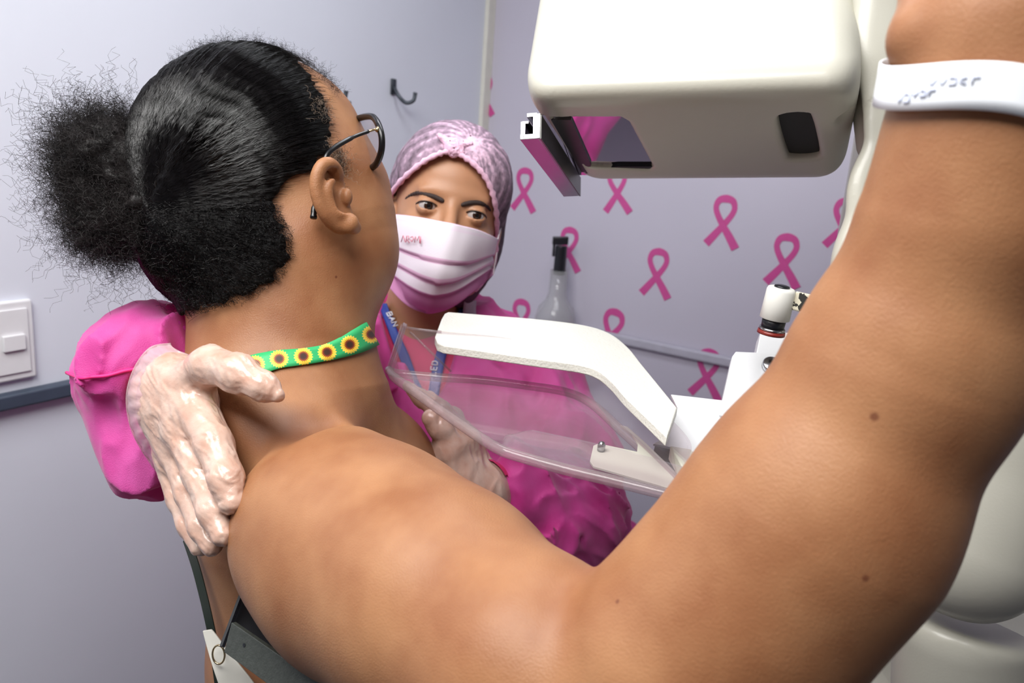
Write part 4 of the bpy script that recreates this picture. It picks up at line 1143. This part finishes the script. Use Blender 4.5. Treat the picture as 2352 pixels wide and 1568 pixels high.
# white bent bar that carries the paddle
bar = [(1000, 760, .80), (1100, 765, .785), (1220, 775, .77), (1330, 788, .755), (1385, 806, .745), (1425, 838, .735), (1462, 880, .725), (1510, 938, .71), (1545, 985, .70)]
barw = [80, 84, 86, 90, 94, 98, 98, 98, 98]
outer = [(1030, 716), (1130, 724), (1240, 733), (1340, 746), (1398, 764), (1440, 795), (1474, 836), (1520, 892), (1556, 936)]
inner_ = [(1020, 793), (1120, 807), (1230, 823), (1330, 837), (1372, 850), (1405, 876), (1437, 912), (1485, 958), (1532, 1003)]
dep = [.800, .785, .770, .752, .742, .728, .716, .700, .690]
PPL = (P(900, 850, .795), P(1550, 1130, .60), P(1330, 880, .80))       # the clear floor's plane
pn_ = unit(np.cross(PPL[1] - PPL[0], PPL[2] - PPL[0])); pn_ = pn_ if np.dot(pn_, CU) > 0 else -pn_
U0 = P(930, 729, .795) - P(892, 842, .795); Hwall = .047
up_ = unit(U0 + 0*pn_)
TB0 = P(1030, 716, .80)
nt_ = pn_
def onbar(x, y): return onplane(x, y, P(1010, 790, .755), nt_)
ou = smooth_path([onbar(x, y) for x, y in outer], 6); inn = smooth_path([onbar(x, y) for x, y in inner_], 6)
ou = ou; L0 = onbar(1000, 776); L1 = onbar(1012, 745)
outl = [onbar(1004, 786), onbar(999, 774), onbar(1002, 764), onbar(1014, 730), onbar(1021, 719)] + ou + inn[::-1]
m_arm = mat('textured_white_powder_coat', (228, 228, 220), .42, var=.01, bump=.0006, bscale=420)
th_ = .0085
def ribbon_solid(a, b, n, t):
    k = len(a); V = []
    for i in range(k): V += [a[i], b[i], a[i] - n*t, b[i] - n*t]
    Fc = []
    for i in range(k-1):
        p, q = i*4, i*4+4
        Fc += [(p, p+1, q+1, q), (p+2, q+2, q+3, p+3), (p, q, q+2, p+2), (p+1, p+3, q+3, q+1)]
    Fc += [(0, 2, 3, 1), (4*k-4, 4*k-3, 4*k-1, 4*k-2)]
    return V, Fc
oo = [onbar(1014, 732), onbar(1021, 720)] + ou; ii = [onbar(999, 772), onbar(1005, 787)] + inn
obj('paddle_arm', *ribbon_solid(oo, ii, nt_, th_), m_arm, mach, smooth=False, bevel=.0012)

# clear compression paddle
m_acr = clear_mat('clear_acrylic', (.955, .925, .945), .045, .05, 1.49, (.9, .86, .88))
m_edge = clear_mat('acrylic_edge', (.86, .80, .83), .13, .12, 1.49, (.78, .68, .66))
far_e = [(893, 846), (905, 856), (1000, 866), (1100, 872), (1200, 884), (1300, 900), (1360, 928), (1420, 982), (1480, 1036), (1545, 1100), (1560, 1118)]
near_e = [(893, 846), (905, 866), (960, 905), (1030, 955), (1100, 1003), (1150, 1033), (1200, 1050), (1300, 1078), (1400, 1102), (1530, 1134), (1556, 1136)]
def onfl(x, y): return onplane(x, y, PPL[0], pn_)
fe = smooth_path([onfl(x, y) for x, y in far_e], 5); ne = smooth_path([onfl(x, y) for x, y in near_e], 5)
pad = thing  # (kept short below)
fl = ribbon_solid(fe[1:], ne[1:], pn_, .0028)
paddle = obj('compression_paddle', *fl, m_acr, mach, smooth=False)
def wall(path, heights, t, name, m):
    k = len(path); V = []; n = [unit(np.cross(path[min(i+1, k-1)] - path[max(i-1, 0)], pn_)) for i in range(k)]
    a = path; hh_ = np.interp(np.linspace(0, 1, k), np.linspace(0, 1, len(heights)), heights)
    b = [a[i] + up_*hh_[i] for i in range(k)]
    V, Fc = [], []
    for i in range(k): V += [a[i], b[i], a[i] + n[i]*t, b[i] + n[i]*t]
    for i in range(k-1):
        p, q = i*4, i*4+4
        Fc += [(p, p+1, q+1, q), (p+2, q+2, q+3, p+3), (p, q, q+2, p+2), (p+1, p+3, q+3, q+1)]
    Fc += [(0, 2, 3, 1), (4*k-4, 4*k-3, 4*k-1, 4*k-2)]
    return obj(name, V, Fc, m, paddle, smooth=False)
wall(fe, [.047, .047, .046, .044, .042, .040, .040, .036, .03], .0026, 'rear_wall', m_acr)
k0 = 5*5
wall(ne[k0:], [.012, .022, .024, .024, .022, .02], -.0026, 'front_wall', m_acr)
wall(ne[:4], [.047, .044, .02], -.0026, 'corner_wall', m_acr)
# rounded bottom edges catch the light
obj('rear_bottom_edge', *tube(fe[2:], [.0042]*(len(fe)-2), 12), m_edge, paddle)
obj('front_bottom_edge', *tube(ne[1:], [.0038]*4 + [.0045]*(len(ne)-5), 12), m_edge, paddle)
obj('rear_top_edge', *tube([p + up_*h_ for p, h_ in zip(fe[:10], np.linspace(.047, .046, 10))], .0013, 8), m_edge, paddle)
obj('corner_edge', *tube([fe[0], fe[0] + up_*.024, fe[0] + up_*.047 + ul*.002], .0022, 10), m_edge, paddle)
obj('refraction_line', *tube([onfl(905, 858) + up_*.043 + CR*.002, onfl(1033, 862) + up_*.004], .0011, 8), m_edge, paddle)  # no real rib: thin tube added as the refracted line of the bottom corner
# cream insert plate and pin inside the paddle
q = [onfl(x, y) + pn_*.002 for x, y in ((1362, 1032), (1374, 1027), (1462, 1046), (1464, 1028), (1450, 1005), (1424, 984), (1440, 988), (1480, 1024), (1566, 1108), (1556, 1126), (1530, 1129), (1362, 1080), (1354, 1068))]
o = obj('insert_plate', *prism(q, pn_, .0015), m_beige, paddle, smooth=False)
pp = onfl(1379, 1044) + pn_*.004
obj('pin', *lathe(pp, pp + pn_*.008, [(0, .0032), (.6, .0032), (.9, .002), (1, .0005)], 16), m_steel, paddle)
q = [onfl(x, y) + pn_*.006 for x, y in ((1532, 1070), (1580, 1078), (1592, 1094), (1578, 1120), (1560, 1122))]
obj('end_block', *prism(q, pn_, .012), m_beige, paddle, smooth=False, bevel=.001)

# bright steel bracket with its bolt, knob and lever
m_zinc = mat('bright_zinc_plate', (236, 238, 242), .38, metal=.25, var=.02, scale=30)
bn = unit(CB*0.80 + CU*.60)
def onbr(x, y, o=0): return onplane(x, y, P(1600, 960, .70) + bn*o, bn)
pl1 = [(1541, 905), (1700, 923), (1760, 960), (1700, 1060), (1600, 1040), (1500, 1018), (1530, 1004), (1556, 936)]
obj('mounting_plate', *prism([onbr(x, y) for x, y in pl1], bn, -.004), m_zinc, mach, smooth=False, bevel=.0006)
pl2_ = [(1690, 807), (1820, 812), (1900, 830), (1880, 1000), (1780, 1000), (1652, 952), (1657, 928), (1682, 818)]
obj('bracket_plate', *prism([onbr(x, y, .003) for x, y in pl2_], bn, -.010), m_zinc, mach, smooth=False, bevel=.0006)
pl3 = [(1748, 758), (1860, 768), (1870, 830), (1737, 812)]
obj('clamp_block', *prism([onbr(x, y, .001) for x, y in pl3], bn, -.018), m_zinc, mach, smooth=False, bevel=.0008)
bc = onbr(1771, 843, .003)
obj('bolt', *lathe(bc, bc + bn*.006, [(0, .0086), (.8, .0086), (1, .0074)], 24), m_steel, mach)
o = obj('support_block', *prism([onbr(x, y, -.012) for x, y in ((1505, 1022), (1640, 1046), (1700, 1060), (1640, 1110), (1572, 1078))], bn, -.03), m_dkgrey, mach, smooth=False)
k0_, k1_ = P(1774, 752, .675), P(1796, 660, .665)
kd = k1_ - k0_
m_red = mat('dark_red_ring', (128, 40, 32), .35)
knob = obj('lever_knob', *lathe(k0_ + kd*.22, k1_, [(0, M(31, .67)), (.02, M(34, .67)), (.90, M(32.5, .665)), (.98, M(30, .665)), (1, M(26, .665))], 32), m_white_paint, mach)
obj('collar', *lathe(k0_ - kd*.02, k0_ + kd*.24, [(0, M(26, .67)), (1, M(27, .67))], 28), m_blk, knob)
obj('silver_ring', *lathe(k0_ - kd*.07, k0_ - kd*.0, [(0, M(30, .67)), (1, M(29, .67))], 28), m_steel, knob)
obj('red_ring', *lathe(k0_ - kd*.16, k0_ - kd*.07, [(0, M(32, .67)), (1, M(31, .67))], 28), m_red, knob)
obj('cap', *lathe(k1_ - kd*.01, k1_ + kd*.06, [(0, M(18, .665)), (.7, M(17, .665)), (1, M(10, .665))], 24), m_blk, knob)
m_chip = mat('chipped_cream_paint', (214, 208, 186), .4, var=0)
def chip():
    nt = m_chip.node_tree; r = [n for n in nt.nodes if n.type == 'VALTORGB'][0]; n = [n for n in nt.nodes if n.type == 'TEX_NOISE'][0]
    n.inputs['Scale'].default_value = 160; r.color_ramp.elements[0].position = .46; r.color_ramp.elements[1].position = .48
    r.color_ramp.elements[0].color = (.02, .02, .018, 1); r.color_ramp.elements[1].color = (*lin((214, 208, 186)), 1)
chip()
l0, l1 = P(1822, 690, .668), P(1960, 722, .655); la = unit(l1 - l0); ln_ = unit(CU - la*np.dot(CU, la))
obj('lever', *boxmesh((l0+l1)/2, (np.linalg.norm(l1-l0)/2, .0078, .006), np.stack([la, ln_, np.cross(la, ln_)], 1)), m_chip, knob, smooth=False, bevel=.001)
# ------------------------------------------------------------------ worn and hanging things
m_frame = mat('black_glossy_frame', (10, 10, 13), .28, var=.1)
m_gold = mat('pale_gold_hinge', (200, 180, 140), .25, metal=1.0)
gls = thing('eyeglasses', P(800, 330, .70), 'black-rimmed eyeglasses worn by the person with the hair puff', 'eyeglasses')
rim = smooth_path([P(871, 292, .700), P(862, 274, .712), P(850, 267, .722), (P(826, 271, .742)), P(802, 283, .762), P(790, 305, .775), P(793, 335, .775), P(812, 368, .755), P(840, 386, .730), P(862, 379, .712), P(875, 350, .700), P(877, 318, .697)], 5, True)
obj('rim', *tube(rim, .0030, 10, closed=True), m_frame, gls)
cr = sum(rim)/len(rim); nn_ = unit(np.cross(rim[0] - cr, rim[len(rim)//4] - cr))
obj('lens', [cr] + rim, [(0, i+1, (i+1) % len(rim)+1) for i in range(len(rim))], clear_mat('spectacle_lens', (.93, .94, .97), .02, .02, 1.5), gls, smooth=False, solidify=.0012)
fx = unit(P(800, 330, .77) - P(870, 330, .70))
rim2 = [p + fx*.062 + np.array([0, 0, 0]) for p in rim]
obj('rim', *tube(rim2, .0030, 10, closed=True), m_frame, gls)
obj('lens', [cr + fx*.062] + rim2, [(0, i+1, (i+1) % len(rim)+1) for i in range(len(rim))], bpy.data.materials['spectacle_lens'], gls, smooth=False, solidify=.0012)
tmp = smooth_path([P(846, 302, .690), P(820, 311, .680), P(795, 323, .668), P(770, 338, .658), P(754, 352, .652), P(745, 370, .650), P(738, 395, .657), P(730, 440, .664), P(724, 465, .663), P(721, 485, .661), P(720, 502, .660)], 5)
obj('temple_arm', *tube(tmp, [.0016]*8 + [.0021]*20 + [.0019]*(len(tmp)-36) + [.0026]*5 + [.0030, .0030, .0026], 10), m_frame, gls)
obj('hinge', *merge(tube([P(848, 301, .690), P(862, 297, .697), P(873, 297, .699)], .0010, 8), lathe(P(866, 301, .695), P(868, 293, .697), [(0, .0016), (.5, .0019), (1, .0016)], 12)), m_gold, gls)
ftmp = [p + fx*.135 for p in tmp[:22]]
obj('temple_arm', *tube(ftmp, .0018, 8), m_frame, gls)

# sunflower lanyard
m_sun = bpy.data.materials.new('green_sunflower_ribbon'); m_sun.use_nodes = True
def sun_nodes():
    nt = m_sun.node_tree; b = nt.nodes['Principled BSDF']; b.inputs['Roughness'].default_value = .55; L = nt.links.new
    def N(t, **k):
        n = nt.nodes.new(t)
        for a, v in k.items(): setattr(n, a, v)
        return n
    def MT(op, a, b_=None, c=None):
        n = N('ShaderNodeMath', operation=op)
        for i, x in enumerate((a, b_, c)):
            if x is None: continue
            if isinstance(x, (int, float)): n.inputs[i].default_value = x
            else: L(x, n.inputs[i])
        return n.outputs[0]
    uv = N('ShaderNodeUVMap'); uv.uv_map = 'uv'; sp = N('ShaderNodeSeparateXYZ'); L(uv.outputs[0], sp.inputs[0])
    u = MT('SUBTRACT', MT('FRACT', MT('ADD', sp.outputs['X'], .22)), .5); v = sp.outputs['Y']
    r = MT('SQRT', MT('ADD', MT('MULTIPLY', u, u), MT('MULTIPLY', v, v)))
    an = MT('ARCTAN2', v, u); pet = MT('MULTIPLY', MT('SINE', MT('MULTIPLY', an, 20.0)), .028)
    rr = MT('ADD', r, pet)
    cr_ = N('ShaderNodeValToRGB'); e = cr_.color_ramp.elements; cr_.color_ramp.interpolation = 'LINEAR'
    e[0].position = 0; e[0].color = (*lin((58, 34, 24)), 1); e[1].position = 1; e[1].color = (*lin((44, 168, 100)), 1)
    for p, c in ((.12, (58, 34, 24)), (.15, (110, 40, 24)), (.20, (150, 60, 26)), (.235, (240, 190, 50)), (.36, (244, 214, 84)), (.385, (44, 168, 100))):
        x = e.new(p); x.color = (*lin(c), 1)
    L(rr, cr_.inputs['Fac']); L(cr_.outputs['Color'], b.inputs['Base Color'])
sun_nodes()
nb = BODY0
cen = [(520, 846), (560, 846), (600, 838), (640, 828), (690, 822), (740, 813), (780, 800), (815, 785), (840, 772), (851, 766)]
wid = [44, 46, 48, 42, 38, 38, 46, 56, 60, 60]
v, f, uvv = band_on(nb, cen, wid, .0022, n=8, d0=.4, d1=.9)
sl = obj('sunflower_lanyard', v, f, m_sun, None, solidify=.0010)
uvset(sl, [(a/54.0, b/54.0) for a, b in uvv])
prop(sl, 'green lanyard printed with yellow sunflowers around the bare neck', 'lanyard')

# paper wristband
wb = thing('wristband', P(2285, 200, .31), 'white paper hospital wristband with smudged print on the raised wrist', 'wristband')
ax_w = unit(P(2320, 60, .31) - P(2262, 330, .32))
c0 = P(2290, 225, .318); e1 = unit(CR - ax_w*np.dot(CR, ax_w)); e2 = np.cross(ax_w, e1); e2 = e2 if np.dot(e2, CB) > 0 else -e2
ARM = su(.02, forearm, hand)
NN = 96
def wbase(a):
    d = e1*math.cos(a) + e2*math.sin(a)
    c = c0 + ax_w*(-.018*math.cos(a) - .018*max(0, -math.cos(a))**2 - .006*math.sin(a))
    t = np.linspace(.075, .005, 300); v = ARM(c + t[:, None]*d); k = int(np.argmax(v < 0))
    return c, d, t[k]
WB = [wbase(2*math.pi*i/NN) for i in range(NN)]
rad_s = np.array([w[2] for w in WB]); rad_s = np.array([max(rad_s[(i + k) % NN] for k in range(-3, 4)) for i in range(NN)])
rad_s = np.array([np.mean([rad_s[(i + k) % NN] for k in range(-4, 5)]) for i in range(NN)]) + .0022
def wpt(a, t):
    """angle round the wrist, t across the band"""
    a = a % (2*math.pi); x = a/(2*math.pi)*NN; i = int(x) % NN; fr_ = x - int(x); j = (i+1) % NN
    c = WB[i][0]*(1-fr_) + WB[j][0]*fr_; d = e1*math.cos(a) + e2*math.sin(a); r = rad_s[i]*(1-fr_) + rad_s[j]*fr_
    return c + d*(r + .0020*max(0, math.cos(a))) + ax_w*.0165*(t - .5)
Vw = [wpt(2*math.pi*i/NN, t) for i in range(NN) for t in (0, .25, .5, .75, 1)]
Fw = np.array([(i*5+k, ((i+1) % NN)*5+k, ((i+1) % NN)*5+k+1, i*5+k+1) for i in range(NN) for k in range(4)])
m_wb = mat('white_wristband_film', (232, 236, 242), .35, var=.01)
obj('band', Vw, Fw, m_wb, wb, solidify=.0008)
m_ink = mat('faded_blue_grey_ink', (186, 192, 212), .6)
def onw(a, t): 
    return wpt(a, t) + (e1*math.cos(a) + e2*math.sin(a))*.0006
def wtext(a0, t0, n, da, h, seed, r):
    rr_ = random.Random(seed); ms = []
    for i in range(n):
        a = a0 - i*da
        k = rr_.choice([[(0,0),(0,1),(.6,1)], [(0,1),(.4,0),(.7,1)], [(0,0),(.6,0),(.6,1),(0,1)], [(.5,0),(0,.3),(0,.8),(.5,1)]])
        ms.append(tube([onw(a - u*da, t0 + v_*h) for u, v_ in k], r, 5))
    return merge(*ms)
obj('print', *merge(wtext(2.62, .52, 5, .085, .14, 3, .00045), wtext(2.75, .30, 3, .08, .12, 4, .0006), wtext(1.86, .50, 12, .078, .13, 5, .0005), wtext(2.90, .18, 2, .08, .18, 8, .0006)), m_ink, wb)

# straps and bar between the raised arm and the back
m_dkgreen = mat('black_green_strap', (22, 34, 28), .7, var=.2)
stp = smooth_path([P(428, 1240, .70), P(448, 1300, .69), P(464, 1360, .685), P(478, 1420, .68), P(490, 1480, .68), P(500, 1560, .68), P(520, 1700, .69)], 5)
def strap_mesh(path, wdir, w, t):
    a = [p - wdir*w/2 for p in path]; b = [p + wdir*w/2 for p in path]
    return ribbon_solid(a, b, CB, t)
o = obj('shoulder_strap', *strap_mesh(stp, unit(CR + .25*CU), .0070, .002), m_dkgreen, patient, bevel=.0006); o['label'] = 'dark green strap hanging at the back'
bb0, bb1 = P(528, 1462, .590), P(780, 1640, .520); ba = unit(bb1 - bb0); bnn = unit(CB - ba*np.dot(CB, ba)); bs = np.cross(bnn, ba)
m_cf = mat('dark_grey_woven_bar', (62, 66, 62), .45, var=.10, scale=260, bump=.0003, bscale=700)
Lb = np.linalg.norm(bb1 - bb0)
br = thing('support_frame', P(600, 1650, .58), 'dark grey textured flat bar frame passing under the raised upper arm', 'frame')
obj('front_bar', *boxmesh((bb0+bb1)/2, (Lb/2, M(37, .56), .002), np.stack([ba, bs, bnn], 1)), m_cf, br, smooth=False, bevel=.0005)
up0, up1 = P(510, 1485, .600), P(560, 1352, .625); ua = unit(up1-up0)
obj('upright_edge', *tube([up0, up1], .0022, 6), m_blk, br, smooth=False)
un_ = unit(CB - ua*np.dot(CB, ua))
q = [P(530, 1436, .615), P(556, 1362, .635), P(700, 1450, .63), P(690, 1530, .61)]
obj('inner_plate', *prism(q, unit(np.cross(q[1]-q[0], q[2]-q[0])), .002), m_blk, br, smooth=False)
hs = bb0 + ba*M(62, .58) + bs*M(-8, .58)*(1 if np.dot(bs, CU) < 0 else -1) + bnn*.002
obj('screw_hole', *lathe(hs, hs + bnn*.0004, [(0, .0014), (1, .0014)], 12), m_blk, br, smooth=False)
m_tag = mat('off_white_cloth_strap', (196, 194, 186), .7, var=.04)
q = smooth_path([P(470, 1448, .66), P(486, 1490, .655), P(505, 1535, .65), P(530, 1590, .65), P(580, 1700, .65)], 5)
wds = np.linspace(.006, .030, len(q)); wd = unit(CR + .15*CU)
o = obj('waist_tie', *ribbon_solid([p - wd*w*.3 for p, w in zip(q, wds)], [p + wd*w*.9 for p, w in zip(q, wds)], CB, .002), m_tag, patient, bevel=.0006); o['label'] = 'off-white tie with a metal ring'
rc0 = P(502, 1503, .645)
obj('metal_ring', *tube([rc0 + (CR*math.cos(a)*.7 + CU*math.sin(a))*.0075 + CB*.001*math.cos(a) for a in np.linspace(0, 2*math.pi, 25)[:-1]], .0008, 8, closed=True), m_gold, o)
